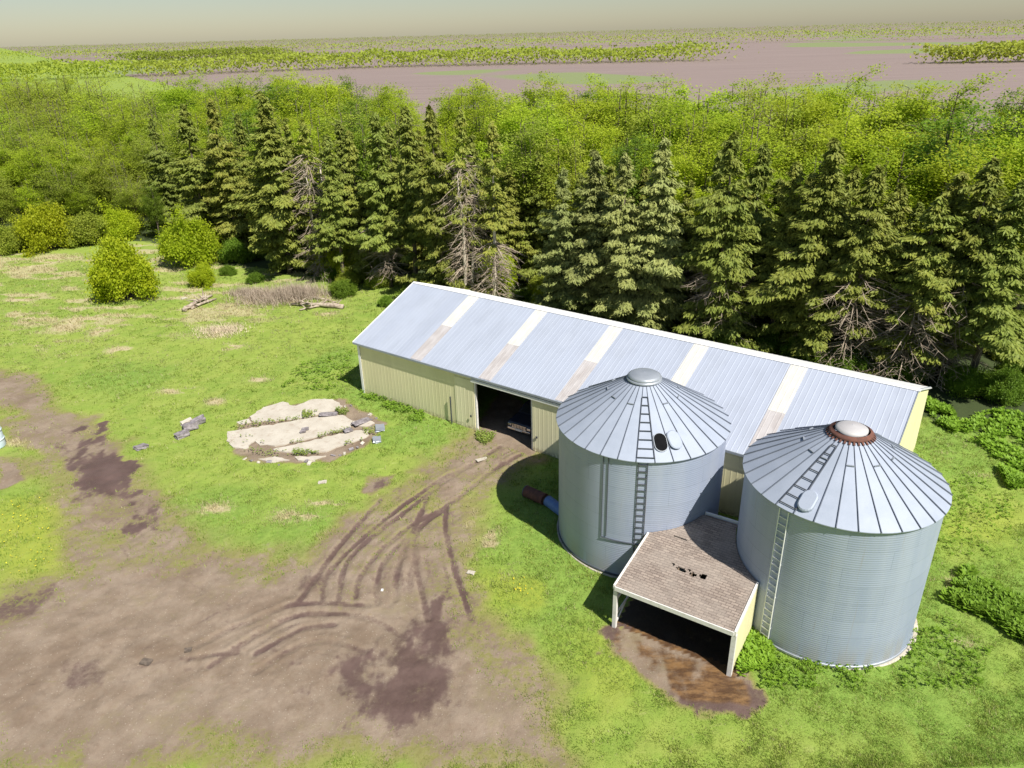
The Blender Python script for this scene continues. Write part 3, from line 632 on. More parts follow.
# ------------------------------------------------------------------ silos
def silo(idx, label, rib0, lad_az, collar, lid, lad_mat, lad_waz, base_r):
    cx, cy, r, h, hc = SILOS[idx]
    root = empty('grain_silo', (cx, cy, 0), 0, label, 'silo', 'pair of galvanised grain silos')
    nseg = 144; rings = int(h / .1) * 4; z = np.linspace(.08, h, rings + 1); prof = r + .0045 * np.sin(z * 2 * PI / .1)
    th = np.linspace(0, 2 * PI, nseg + 1); T, Z = np.meshgrid(th, z, indexing='ij'); PR = np.tile(prof, (nseg + 1, 1))
    Vw = np.stack([PR * np.cos(T), PR * np.sin(T), Z], -1).reshape(-1, 3); nz_ = len(z)
    I_, J_ = np.meshgrid(np.arange(nseg), np.arange(nz_ - 1), indexing='ij')
    Fw = np.stack([I_ * nz_ + J_, (I_ + 1) * nz_ + J_, (I_ + 1) * nz_ + J_ + 1, I_ * nz_ + J_ + 1], -1).reshape(-1, 4)
    o = fast_mesh('wall', Vw, Fw, M['silo_wall'], root, True)
    uvl = o.data.uv_layers.new(name='UVMap'); li = np.empty(len(o.data.loops), np.int32); o.data.loops.foreach_get('vertex_index', li)
    uvs = np.stack([T.ravel() * r, Z.ravel()], -1)[li]; uvl.data.foreach_set('uv', uvs.astype(np.float32).ravel())
    re = r + .13; rc = .70; zc = hc - .22; k_ = (zc - h) / (re - rc); zr = lambda q: h + (re - q) * k_ - .02
    nr = 32
    # roof panels: a faceted cone with slight sag per panel, raised dark seams
    m = MB(); vs = []; fs = []
    sub_ = 4; nn = nr * sub_; rad = [re, (re + rc) * .6, rc]
    for q in rad:
        for i in range(nn):
            a = R(rib0) + 2 * PI * i / nn; f = (i % sub_) / sub_; sag = -.006 * math.sin(PI * f) * (q / re)
            vs.append((q * math.cos(a), q * math.sin(a), zr(q) + sag))
    for j in range(2):
        for i in range(nn): fs.append((j * nn + i, j * nn + (i + 1) % nn, (j + 1) * nn + (i + 1) % nn, (j + 1) * nn + i))
    m.add(vs, fs)
    vs2 = [(q[0], q[1], q[2] - .03) for q in vs[:nn]]
    m.add(vs[:nn] + vs2, [(i, nn + i, nn + (i + 1) % nn, (i + 1) % nn) for i in range(nn)])
    # sheet has no hole; a near-black plate on top paints the hatch's dark inside
    m.build('roof', M['silo_roof'], root)
    for i in range(nr):
        a = R(rib0) + 2 * PI * i / nr; d = Vector((math.cos(a), math.sin(a), 0)); sd_ = Vector((-math.sin(a), math.cos(a), 0))
        p0 = d * (re + .03) + Vector((0, 0, zr(re) + .005)); p1 = d * (rc - .02) + Vector((0, 0, zr(rc) + .005))
        mm = MB(); hw_ = .018; hh = .045; n0 = Vector((0, 0, hh))
        mm.add([p0 - sd_ * hw_, p0 + sd_ * hw_, p1 + sd_ * hw_ * .6, p1 - sd_ * hw_ * .6, p0 - sd_ * hw_ * .6 + n0, p0 + sd_ * hw_ * .6 + n0, p1 + sd_ * hw_ * .4 + n0, p1 - sd_ * hw_ * .4 + n0],
               [(0, 1, 5, 4), (1, 2, 6, 5), (2, 3, 7, 6), (3, 0, 4, 7), (4, 5, 6, 7)])
        mm.build('roof_rib', M['rib'], root)
    # collar + lid
    c_ = MB(); c_.lathe([(rc + .10, zr(rc) + .02), (rc + .10, zr(rc) + .10), (rc + .02, zr(rc) + .11), (rc - .02, zr(rc) + .17)], 48); c_.build('collar', collar, root, True)
    cm = MB(); rl = rc - (.0 if idx == 0 else .14); cm.lathe([(rl + .04, zr(rc) + .13), (rl + .04, zr(rc) + .20), (rl - .06, zr(rc) + .26), (rl * .5, zr(rc) + .33), (.02, zr(rc) + .35)], 48); cm.build('lid', lid, root, True)
    MB().lathe([(r + base_r, -.2), (r + base_r, .07), (r + base_r - .04, .10), (r - .1, .10)], 72).build('foundation_ring', M['concrete'], root, loc=(.19, .0, 0) if idx else None)
    MB().lathe([(r + .03, .08), (r + .05, .12), (r + .05, .2), (r + .01, .22)], 72).build('base_angle', M['dark_steel'] if idx == 0 else M['galv'], root)
    # eave brackets
    # wall ladder
    def pol(a, q, z_): return (q * math.cos(a), q * math.sin(a), z_)
    a0 = R(lad_waz); hw_ = .19 / r
    ld = MB()
    for sg in (-1, 1): ld.tube([pol(a0 + sg * hw_, r + .055, .35), pol(a0 + sg * hw_, r + .055, h - .12)], .022, 6)
    z_ = .45
    while z_ < h - .2:
        ld.bar(pol(a0 - hw_, r + .055, z_), pol(a0 + hw_, r + .055, z_), .03, .03); z_ += .32
    for z_ in (.9, 2.5, 4.1, 5.7):
        for sg in (-1, 1): ld.bar(pol(a0 + sg * hw_, r - .01, z_), pol(a0 + sg * hw_, r + .055, z_), .03, .03)
    ld.build('wall_ladder', lad_mat, root)
    # roof ladder: rungs spanning two seams
    ra = R(lad_az); q = re - .12; rl_ = MB()
    while q > rc + .35:
        aw = PI / nr; rl_.bar(pol(ra - aw, q, zr(q) + .07), pol(ra + aw, q, zr(q) + .07), .035, .03); q -= .37
    for sg in (-1, 1):
        q0 = re - .12; q1 = q + .37; rl_.bar(pol(ra + sg * PI / nr * .98, q0, zr(q0) + .05), pol(ra + sg * PI / nr * .98, q1, zr(q1) + .05), .03, .05)
    rl_.build('roof_ladder', M['dark_steel'], root)
    # ring of small brackets near the top
    for k2 in range(nr):
        if k2 % 3: continue
        a = R(rib0) + 2 * PI * (k2 + .5) / nr; q = rc + .95
        b_ = MB(); b_.bar(pol(a - .08, q, zr(q) + .05), pol(a + .08, q, zr(q) + .05), .05, .03); b_.build('roof_step', M['galv'], root)
    return root, pol, zr, r, re
def oval(rr, w_, l_, n_=24): return [(w_ * math.cos(2 * PI * i / n_), l_ * math.sin(2 * PI * i / n_)) for i in range(n_)]
def hatch_frame(az, q, zr):
    """local frame on the cone: x along the circle, y up the slope"""
    a = R(az); sl = (zr(q - .5) - zr(q + .5)); d = Vector((-math.cos(a), -math.sin(a), sl)).normalized(); t_ = Vector((math.sin(a), -math.cos(a), 0)); nrm = t_.cross(d)
    if nrm.z < 0: nrm = -nrm
    o = Vector((q * math.cos(a), q * math.sin(a), zr(q))); return lambda x, y, z: o + t_ * x + d * y + nrm * z
def rounded(wd_, ln_, n_=8):
    pts = []; r_ = wd_
    for i in range(n_ + 1): a = PI * i / n_; pts.append((r_ * math.cos(a), ln_ - r_ + r_ * math.sin(a)))
    for i in range(n_ + 1): a = PI + PI * i / n_; pts.append((r_ * math.cos(a), -ln_ + r_ + r_ * math.sin(a)))
    return pts
def plate(fr, pts, z0, z1, mat, name, parent, dome=0):
    m = MB(); n_ = len(pts); cx_ = sum(p[0] for p in pts) / n_; cy_ = sum(p[1] for p in pts) / n_
    vs = [fr(x, y, z0) for x, y in pts] + [fr(x, y, z1) for x, y in pts] + [fr(cx_ + (x - cx_) * .85, cy_ + (y - cy_) * .9, z1 + dome) for x, y in pts]
    fs = [(i, (i + 1) % n_, n_ + (i + 1) % n_, n_ + i) for i in range(n_)] + [(n_ + i, n_ + (i + 1) % n_, 2 * n_ + (i + 1) % n_, 2 * n_ + i) for i in range(n_)] + [tuple(range(2 * n_, 3 * n_))]
    m.add(vs, fs); return m.build(name, mat, parent)
s1, pol, zr, r1, re1 = silo(0, 'grain silo with open roof hatch and grey cap, standing left of the small shed', 257.0, 262.6, M['galv'], M['galv'], M['dark_steel'], 261.2, .10)
fr = hatch_frame(273.8, 3.22, zr); pts = rounded(.29, .46)
fo = plate(fr, pts, .0, .07, M['galv'], 'roof_hatch', s1); plate(fr, [(x * .9, y * .93) for x, y in pts], .06, .085, M['hole_shade'], 'hatch_shade_plate', fo)  # black plate paints the darkness inside the open hatch
fr = hatch_frame(284.6, 3.20, zr); plate(fr, pts, .09, .13, M['silo_roof'], 'hatch_lid', s1, .03)
m = MB()
for az, zt_ in ((235.8, h0 := 6.3), (239.3, 6.3)):
    m.tube([pol(R(az), r1 + .03, zt_), pol(R(az), r1 + .03, 2.1 + (.0 if az < 237 else .1))], .018, 6)
m.build('conduit', M['dark_steel'], s1)
MB().tube([pol(R(a), r1 + .05, 2.1) for a in np.linspace(235.8, 259, 8)], .022, 6).build('conduit', M['dark_steel'], s1)
s2, pol, zr, r2, re2 = silo(1, 'grain silo with rust ringed cap and closed hatch, standing right of the small shed', 210.5, 216.1, M['rust'], M['white_lid'], M['white_metal'], 215.2, .06)
fr = hatch_frame(225.2, 3.25, zr); plate(fr, pts, .0, .12, M['silo_roof'], 'hatch_lid', s2, .04)
# streaked rust tongues under the collar
m = MB()
for i in range(32):
    a = R(210.5) + 2 * PI * i / 32; q = .74 + .16; m.bar((.72 * math.cos(a), .72 * math.sin(a), zr(.72) + .055), (q * math.cos(a), q * math.sin(a), zr(q) + .055), .07, .03)
m.build('collar_teeth', M['rust'], s2)

# ------------------------------------------------------------------ small shed between the silos
shed = empty('shingled_shed', (SX, SY, 0), SA, 'small open fronted shed with worn brown shingle roof between the two silos', 'shed')
ca_, sa_ = math.cos(SA), math.sin(SA)
def cut(s, extra=.03):
    best = SD; wx, wy = SX + ca_ * s, SY + sa_ * s
    for (cx, cy, r, *_q) in SILOS:
        ox, oy = wx - cx, wy - cy; b = ox * -sa_ + oy * ca_; c = ox * ox + oy * oy - (r + extra) ** 2; dsc = b * b - c
        if dsc > 0:
            t_ = -b - math.sqrt(dsc)
            if t_ > 0: best = min(best, t_)
    return best
NS, NTt = 64, 72; m = MB(); grid = {}
HOLES = [(2.0, 1.93, .22, .10), (2.5, 1.90, .20, .11), (2.92, 1.97, .15, .13), (1.4, 3.62, .36, .06), (1.62, 2.05, .12, .06), (2.3, 2.06, .10, .06)]
def ztop(s, t): return SHF + SK * t + .012 * math.sin(s * 3.1) * math.sin(t * 2.3)
vs = []; fs = []; edge_r = []
ncell = int(SD / .0675)
for i in range(NS + 1):
    s = -.02 + (SW + .04) * i / NS; c = cut(s)
    for j in range(ncell + 1):
        t = min(-.12 + j * .0675, c); course = .0
        if j % 2 == 0: course = .014
        vs.append((s, t, ztop(s, t) + course + (random.random() - .5) * .008))
nv = ncell + 1
for i in range(NS):
    s = -.02 + (SW + .04) * (i + .5) / NS; c = cut(s)
    for j in range(ncell):
        t = -.12 + (j + .5) * .0675
        if t - .05 > c: continue
        hole = any(((s - a) / (w_ * (1 + .4 * math.sin(7 * s)))) ** 2 + ((t - b) / h_) ** 2 < 1 for a, b, w_, h_ in HOLES)
        if hole: continue
        fs.append((i * nv + j, (i + 1) * nv + j, (i + 1) * nv + j + 1, i * nv + j + 1))
m.add(vs, fs); ro = m.build('roof', M['shingle'], shed)
so_ = ro.modifiers.new('thick', 'SOLIDIFY'); so_.thickness = .05; so_.offset = -1
tl, trr = cut(-.1), cut(SW + .1)
def sloped(name, s0, s1, t0, t1, dz0, dz1, mat):
    m = MB(); v = []
    for t in (t0, t1):
        for (s, dz) in ((s0, dz0), (s1, dz0), (s1, dz1), (s0, dz1)): v.append((s, t, SHF + SK * t + dz))
    m.add(v, [(0, 1, 2, 3), (7, 6, 5, 4), (0, 4, 5, 1), (1, 5, 6, 2), (2, 6, 7, 3), (3, 7, 4, 0)]); return m.build(name, mat, shed)
sloped('rake_board', -.10, -.02, -.14, tl - .02, -.16, .05, M['white_wood']); sloped('rake_board', SW + .02, SW + .10, -.14, trr - .02, -.16, .05, M['white_wood'])
MB().box(-.02, SW + .02, -.18, -.13, SHF - .2, SHF - .005).build('front_board', M['white_wood'], shed)
ts = [s for s in np.linspace(0, SW, 60) if cut(s) >= SD - .01]
MB().box(ts[0] - .05, ts[-1] + .05, SD, SD + .08, SHF + SK * SD - .1, SHF + SK * SD + .07).build('back_board', M['white_metal'], shed)
MB().box(-.1, .06, -.1, .06, -.1, SHF - .2).build('post', M['white_wood'], shed)
MB().box(SW - .06, SW + .12, -.12, .04, -.1, SHF - .2).build('post', M['white_wood'], shed)
# right wall follows the roof, stops at the silo
m = MB(); te = cut(SW + .06) - .03
m.add([(SW + .03, .05, -.1), (SW + .09, .05, -.1), (SW + .09, te, -.1), (SW + .03, te, -.1), (SW + .03, .05, SHF - .05), (SW + .09, .05, SHF - .05), (SW + .09, te, SHF + SK * te - .05), (SW + .03, te, SHF + SK * te - .05)],
      [(0, 3, 2, 1), (4, 5, 6, 7), (0, 1, 5, 4), (1, 2, 6, 5), (2, 3, 7, 6), (3, 0, 4, 7)]); m.build('side_wall', M['cream'], shed)
te = cut(0) - .03
m = MB(); m.bar((0, 0, .7), (0, te, .75), .04, .12).bar((0, 0, 1.5), (0, te, 1.6), .04, .12).bar((0, .1, .2), (0, te, 1.9), .04, .1); m.build('side_rail', M['white_wood'], shed)
m = MB(); b0, b1 = ts[0], ts[-1]; m.box(b0, b1, SD - .08, SD - .02, -.1, SHF + SK * SD - .06); m.build('back_wall', M['wood'], shed)
m = MB()
for i in range(9):
    s = .1 + i * (SW - .2) / 8; c = cut(s) - .05; m.bar((s, -.05, SHF - .13), (s, c, SHF + SK * c - .13), .04, .12)
m.build('rafter', M['wood'], shed)
m = MB(); m.bar((.9, .2, .08), (4.1, 1.0, .12), .2, .06).bar((1.2, 1.4, .1), (3.8, .8, .3), .15, .05)


# ------------------------------------------------------------------ rusty drum and blue drum beside the left silo
def drum(name, p0, p1, rad, mat, label, hoop):
    a = Vector(p0); b = Vector(p1); root = empty(name, (a.x, a.y, 0), 0, label, 'drum')
    d = b - a; pts = [Vector((0, 0, a.z)) + d * t for t in np.linspace(0, 1, 9)]; rr = [rad * (1.03 if i in (0, 3, 5, 8) else 1) for i in range(9)]
    MB().tube(pts, rr, 24).build('shell', mat, root, False)
    MB().tube([Vector((0, 0, a.z)) - d * .015, Vector((0, 0, a.z)) + d * .02], rad * 1.06, 24).build('rim', hoop, root)
    return root
g0, g1, g2 = G(526, 491, .3), G(546, 500, .3), G(547, 500, .3); g3 = G(563, 512, .3)
drum('rusty_drum', g0, g1 + (g0 - g1) * .06, .32, M['rust'], 'rusty red metal drum lying in the shade left of the hatch silo', M['dark_steel'])
drum('blue_drum', g2 + (g3 - g2) * .05, g3, .29, M['blue_paint'], 'faded blue drum lying end to end with the rusty one against the silo', M['dark_steel'])

# ------------------------------------------------------------------ old concrete pad
pc = G(305, 431); pad = empty('concrete_pad', (pc[0], pc[1], 0), 0, 'cracked round concrete slab lying in the grass left of the barn', 'concrete slab')
def crop4(pts): return [tuple(G(220 + x / 6.024, 390 + y / 6.024)[:2] - pc[:2]) for x, y in pts]
def rag(poly, step=.25, amp=.05):
    out = []; n_ = len(poly)
    for i in range(n_):
        a = np.array(poly[i]); b = np.array(poly[(i + 1) % n_]); L_ = np.hypot(*(b - a)); k_ = max(1, int(L_ / step))
        for j in range(k_): out.append(tuple(a + (b - a) * j / k_ + rng.normal(0, amp, 2) * (j > 0)))
    return out
for P in ([(180, 165), (260, 110), (380, 75), (420, 95), (460, 100), (560, 60), (680, 60), (740, 100), (700, 125), (600, 150), (480, 175), (340, 190), (200, 195)],
          [(45, 255), (300, 215), (500, 180), (620, 160), (740, 155), (800, 190), (790, 225), (690, 255), (500, 305), (330, 340), (240, 335), (210, 310), (150, 360), (80, 350), (40, 310)],
          [(320, 362), (500, 322), (790, 255), (900, 240), (880, 290), (760, 330), (640, 375), (560, 385), (400, 378)],
          [(100, 198), (175, 178), (190, 200), (120, 212)], [(230, 420), (330, 405), (420, 425), (330, 440)], [(450, 408), (560, 402), (640, 400), (560, 428), (470, 426)],
          [(800, 190), (900, 185), (935, 205), (870, 225), (815, 215)]):
    MB().prism(rag(crop4(P)), -.1, .055 + random.random() * .02).build('slab_section', M['concrete'], pad)
def chunk(name, px, py, sx, sy, sz, mat, label, cat, rz=None, tilt=.1, group=None, z=.08):
    g = G(px, py, .1); m = bmesh.new(); bmesh.ops.create_cube(m, size=1); bmesh.ops.subdivide_edges(m, edges=m.edges[:], cuts=2, use_grid_fill=True)
    for v in m.verts: v.co = Vector((v.co.x * sx * (1 + random.uniform(-.14, .14)), v.co.y * sy * (1 + random.uniform(-.14, .14)), v.co.z * sz * (1 + random.uniform(-.12, .12)))) + Vector((random.uniform(-.03, .03) * sx, random.uniform(-.03, .03) * sy, 0))
    me = bpy.data.meshes.new(name); m.to_mesh(me); m.free(); me.materials.append(mat); o = bpy.data.objects.new(name, me); COL.objects.link(o)
    o.location = (g[0], g[1], z + sz / 2); o.rotation_euler = (random.uniform(-tilt, tilt), random.uniform(-tilt, tilt), random.uniform(0, 3) if rz is None else rz)
    return tag(o, label, cat, group)
chunk('concrete_block', 305.5, 430, .42, .16, .14, M['grey_slab'], 'small dark block lying in the middle of the round concrete slab', 'block', .3, z=.13)
chunk('concrete_block', 303, 432.5, .34, .14, .12, M['grey_slab'], 'dark block just below the one in the middle of the concrete slab', 'block', .3, z=.13)
chunk('metal_sheet', 328, 414.5, 1.1, .5, .05, M['grey_slab'], 'grey sheet lying on the upper edge of the concrete slab', 'metal sheet', .25, z=.12)
chunk('broken_panel', 348, 431, .5, .5, .10, M['grey_slab'], 'grey broken panel on the slab where the lower crack ends', 'panel', .6, z=.13)
chunk('broken_panel', 380, 428, .55, .8, .10, M['galv'], 'upper pale grey panel at the right rim of the concrete slab', 'panel', .2)
chunk('broken_panel', 377, 440, .5, .6, .12, M['galv'], 'lower pale grey panel at the right rim of the concrete slab', 'panel', .2)
chunk('broken_panel', 362, 422, 1.3, .5, .12, M['grey_slab'], 'long flat grey piece of rubble on the right part of the slab', 'rubble')
for i in range(22):                                                     # rubble round the rim
    a = random.choice([random.uniform(-.9, 1.2), random.uniform(-2.2, -.6)]); rx, ry = 4.8, 4.25
    q = PJ((pc[0] + rx * math.cos(a) * random.uniform(.88, 1.04), pc[1] + ry * math.sin(a) * random.uniform(.85, 1.02), .1))
    chunk('rubble_stone', q[0], q[1], random.uniform(.10, .34), random.uniform(.08, .26), random.uniform(.06, .13), random.choice([M['concrete'], M['grey_slab']]),
          'broken lump of concrete at the crumbling rim of the round slab', 'rubble', group='rubble round the slab', tilt=.4, z=.0)
# debris in the grass left of the pad
for k_, (px, py, sx, sy, sz, mt, lb) in enumerate([(198, 422, .9, .5, .35, 'grey_slab', 'upper end lump of the grey rubble pile left of the slab'), (190, 428, .8, .6, .42, 'grey_slab', 'middle lump of the grey rubble pile left of the slab'),
        (182, 435, .8, .6, .3, 'grey_slab', 'lower end lump of the grey rubble pile left of the slab'), (187, 423, .7, .35, .3, 'concrete', 'paler stone on the top side of the grey rubble pile'),
        (141, 447, .7, .5, .22, 'grey_slab', 'dark lump in the grass between wet track and rubble pile')]):
    chunk('rubble_stone', px, py, sx, sy, sz, M[mt], lb, 'rubble', rz=.55 + .1 * k_, tilt=.2, z=0)
chunk('flat_stone', 322, 481, .45, .3, .05, M['concrete'], 'pale flat stone in grass below the round slab', 'stone', z=0)
chunk('flat_stone', 482, 458, .7, .3, .04, M['concrete'], 'pale flat stone on the track before the barn door', 'stone', z=0)
chunk('white_stone', 382, 589, .13, .11, .06, M['plate'], 'tiny white stone lying among the tyre ruts', 'stone', z=0)
chunk('flat_stone', 471, 571, .35, .25, .05, M['concrete'], 'pale flat stone in grass right of the ruts', 'stone', z=0)
chunk('white_stone', 184, 298, .5, .3, .12, M['concrete'], 'small pale stone in grass above the fallen log', 'stone', z=0)
chunk('clod', 188, 649, .28, .2, .1, M['bark'], 'dark clod on the bare dirt at the start of a tyre rut', 'clod', z=0)
chunk('clod', 146, 661, .4, .3, .1, M['bark'], 'dark clod on the bare dirt near the lower edge', 'clod', z=0)
# pale blue tank at the left edge
g = G(-5, 447); tk = empty('storage_tank', (g[0], g[1], 0), 0, 'pale blue upright tank half cut off at the left edge', 'tank')
MB().lathe([(.0, 0), (.62, 0), (.64, .1), (.64, 1.7), (.5, 1.92), (.2, 2.02), (.0, 2.02)], 40).build('body', M['white_tank'], tk, True)
MB().lathe([(.64, .5), (.67, .52), (.67, .58), (.64, .6)], 40).lathe([(.64, 1.1), (.67, 1.12), (.67, 1.18), (.64, 1.2)], 40).build('band', M['white_tank'], tk, True)
MB().lathe([(.2, 2.0), (.2, 2.1), (.0, 2.12)], 24).build('lid', M['blue_paint'], tk)

# ------------------------------------------------------------------ logs and brush
def log(a, b, r0, r1, mat, label, nb=5):
    a = Vector(G(*a)); b = Vector(G(*b)); o0 = empty('fallen_log', (a.x, a.y, 0), 0, label, 'log'); d = b - a
    pts = [d * t + Vector((random.uniform(-.06, .06), random.uniform(-.06, .06), r0 * .8 + .12 * math.sin(PI * t))) for t in np.linspace(0, 1, 8)]
    m = MB().tube(pts, [r0 + (r1 - r0) * t for t in np.linspace(0, 1, 8)], 9)
    for i in range(nb):
        p = pts[random.randint(1, 6)]; dd = Vector((random.uniform(-1, 1), random.uniform(-1, 1), random.uniform(.1, .6))).normalized() * random.uniform(.5, 1.3)
        m.tube([p, p + dd * .5 + Vector((0, 0, .05)), p + dd], [r1, r1 * .6, r1 * .2], 6)
    m.build('trunk', mat, o0, True)
log((184, 312), (212, 297), .22, .12, M['dead_log'], 'grey fallen log lying diagonally in the grass below the round bush', 6)
log((191, 310), (216, 300), .14, .08, M['dead_log'], 'thinner log lying against the diagonal grey one', 7)
log((344, 309), (292, 306), .24, .10, M['dead_log'], 'long pale fallen trunk at the right end of the brush pile', 12)
log((338, 305), (300, 311), .12, .07, M['dead_log'], 'thin dark branch lying across the long pale trunk', 6)
log((300, 297), (336, 303), .1, .05, M['dead_log'], 'thin pale pole behind the long fallen trunk', 4)
def twig_mound(name, cx_, cy_, rx, ry, hh, n_, mat, label, cat, kind=None):
    g = G(cx_, cy_); P0 = np.stack([rng.normal(0, rx * .45, n_), rng.normal(0, ry * .45, n_), rng.random(n_) * .1], -1)
    az = rng.random(n_) * 2 * PI; el = rng.uniform(.4, 1.5, n_); L_ = hh * rng.uniform(.4, 1.3, n_); D = np.stack([np.cos(az) * np.cos(el), np.sin(az) * np.cos(el), np.sin(el)], -1) * L_[:, None]
    S = np.stack([-np.sin(az), np.cos(az), 0 * az], -1) * .018
    Vt = np.stack([P0 - S, P0 + S, P0 + D], 1).reshape(-1, 3); o = fast_mesh(name, Vt, np.arange(len(Vt)).reshape(-1, 3), mat)
    o.location = (g[0], g[1], 0); return tag(o, label, cat, kind=kind)
twig_mound('brush_pile', 272, 299, 3.8, 2.6, 1.0, 2600, M['dead'], 'heap of dry grey brush in the grass left of the long fallen trunk', 'brush', 'stuff')
twig_mound('brush_pile', 298, 296, 3.0, 2.2, 1.25, 2400, M['dead'], 'dry reddish brush standing behind the long fallen trunk', 'brush', 'stuff')
twig_mound('brush_pile', 247, 294, 1.8, 1.0, .8, 1100, M['dead'], 'thin dry brush near the upper end of the diagonal log', 'brush', 'stuff')
twig_mound('straw_tuft', 222, 331, 2.2, 1.6, .3, 2200, M['straw'], 'flattened straw patch in the grass below the diagonal log', 'straw', 'stuff')

# ------------------------------------------------------------------ trees
def cards(P, N1, N2, wdt, lng):
    """quads centred at P, axis N1 (length) and N2 (width)"""
    a = N1 * lng[:, None] * .5; b = N2 * wdt[:, None] * .5
    V_ = np.stack([P - a - b * .6, P - a * .1 + b * -1.0 + 0 * a, P + a, P - a * .1 + b], 1).reshape(-1, 3)
    return V_, np.arange(len(V_)).reshape(-1, 4)
def unit(v): return v / (np.linalg.norm(v, axis=-1, keepdims=True) + 1e-9)

def spruce_arrays(seed, H=14.0, Rr=2.5, low=.06, gap=.15, dens=1.0, bare=0.0):
    r = np.random.default_rng(seed); Ps = []; A1 = []; tw = []
    z = low * H
    while z < H * .985:
        f = z / H; nb = int(round(7 + 3 * (1 - f))); Lz = Rr * min(1, (1 - f) * 1.75 + .03) ** .85 * (.55 + .45 * min(1, (f + .1) / .22)) * (.82 + .3 * math.sin(f * 17 + seed * 2) * math.sin(f * 7 + seed))
        a0 = r.random() * 2 * PI
        for b in range(nb):
            if r.random() < gap or (f < bare and r.random() < .93): continue
            a = a0 + 2 * PI * b / nb + r.normal(0, .15); L_ = Lz * r.uniform(.5, 1.25) * (1 + .38 * math.sin(3 * a + seed) * math.cos(f * 9 + seed))
            zb = z + r.normal(0, .12); n_ = max(3, int(L_ / .2))
            t = (np.arange(n_) + r.random(n_) * .6) / n_; t = .22 + .78 * t
            q = t * L_; sag = -.42 * q + .16 * q * q / max(L_, .4) * 1.6 if f < .75 else .1 * q
            cx_ = np.cos(a) * q; cy_ = np.sin(a) * q; cz_ = zb + sag
            side = np.array([-math.sin(a), math.cos(a), 0]); outd = np.array([math.cos(a), math.sin(a), -.25])
            nc = int(20 * dens)
            for i in range(n_):
                w_ = (.14 + .34 * L_ * .45 * math.sin(PI * min(1, t[i] * .95))) if L_ > .5 else .12
                off = r.uniform(-1, 1, nc)
                P = np.array([cx_[i], cy_[i], cz_[i]]) + side * (off * w_)[:, None] + np.array([0, 0, 1.]) * (-.10 * np.abs(off) + r.normal(0, .07, nc))[:, None] + outd * r.normal(0, .08, nc)[:, None]
                D = outd + side * (off * 1.1)[:, None] + r.normal(0, .38, (nc, 3)); D[:, 2] -= .55
                Ps.append(P); A1.append(D)
            tw.append((a, zb, L_, f))
        z += .24 + .20 * r.random() + (.45 if r.random() < .12 else 0)
    P = np.concatenate(Ps); D = unit(np.concatenate(A1)); S = unit(np.cross(D, unit(r.normal(0, .45, P.shape) + np.array([0, 0, 1.])))); n_ = len(P)
    Vc, Fc = cards(P, D, S, r.uniform(.08, .15, n_), r.uniform(.22, .44, n_))
    return Vc, Fc, tw
def trunk_mesh(name, H, r0, mat, tw=None, every=3, forks=None):
    m = MB(); pts = [(.05 * math.sin(i * 1.3), .05 * math.cos(i * 1.7), H * i / 8 - (.2 if i == 0 else 0)) for i in range(9)]
    m.tube(pts, [r0 * (1 - .93 * i / 8) for i in range(9)], 8)
    if tw:
        for a, z, L_, f in tw[::every]:
            m.tube([(0, 0, z), (math.cos(a) * L_ * .45, math.sin(a) * L_ * .45, z - .16 * L_), (math.cos(a) * L_ * .9, math.sin(a) * L_ * .9, z - .16 * L_)], [.035, .025, .008], 4, cap=False)
    me_o = m.build(name, mat, None, True); me = me_o.data; bpy.data.objects.remove(me_o); return me
def dead_branch_mesh(seed, H, Rr, z0, z1, n_=90, mat=None):
    r = np.random.default_rng(seed); m = MB()
    for _ in range(n_):
        z = H * r.uniform(z0, z1); a = r.random() * 2 * PI; L_ = Rr * r.uniform(.4, 1.05); dz = -.35 * L_ * r.uniform(.3, 1.4)
        p0 = Vector((0, 0, z)); p2 = Vector((math.cos(a) * L_, math.sin(a) * L_, z + dz)); p1 = (p0 + p2) / 2 + Vector((0, 0, .15))
        m.tube([p0, p1, p2], [.035, .028, .008], 4, cap=False)
        for _k in range(5):
            t = r.uniform(.3, 1); b = p0.lerp(p2, t); aa = a + r.choice([-1, 1]) * r.uniform(.4, 1.2); l2 = r.uniform(.3, .8)
            m.tube([b, b + Vector((math.cos(aa) * l2, math.sin(aa) * l2, -.3 * l2 * r.uniform(0, 2)))], [.016, .006], 3, cap=False)
    o = m.build('dead_branches', mat or M['dead'], None, True); me = o.data; bpy.data.objects.remove(o); return me
def mesh_only(name, V_, F_, mat):
    o = fast_mesh(name, V_, F_, mat); me = o.data; bpy.data.objects.remove(o); return me

SPR = []
for i, kw in enumerate([dict(Rr=2.7), dict(Rr=2.3, gap=.22), dict(Rr=2.9, gap=.18), dict(Rr=2.4, gap=.2, bare=.30), dict(Rr=2.2, gap=.35, bare=.5, dens=.8), dict(Rr=2.9, gap=.2, bare=.42)]):
    Vc, Fc, tw = spruce_arrays(100 + i, **kw)
    SPR.append(dict(crown=mesh_only('spruce_crown', Vc, Fc, M['spruce']), trunk=trunk_mesh('spruce_trunk', 13.6, .20, M['bark'] if i != 4 else M['pale_bark'], tw, 3), R=kw['Rr']))
    if i in (0, 2):
        SPR[-1]['blue'] = mesh_only('blue_crown', Vc, Fc, M['blue_spruce'])
DEADM = [dead_branch_mesh(12, 14, 2.6, .06, .80, 260), dead_branch_mesh(5, 14, 2.3, .08, .40, 110), dead_branch_mesh(6, 14, 2.9, .05, .50, 170), dead_branch_mesh(9, 14, 1.7, .05, .62, 130)]

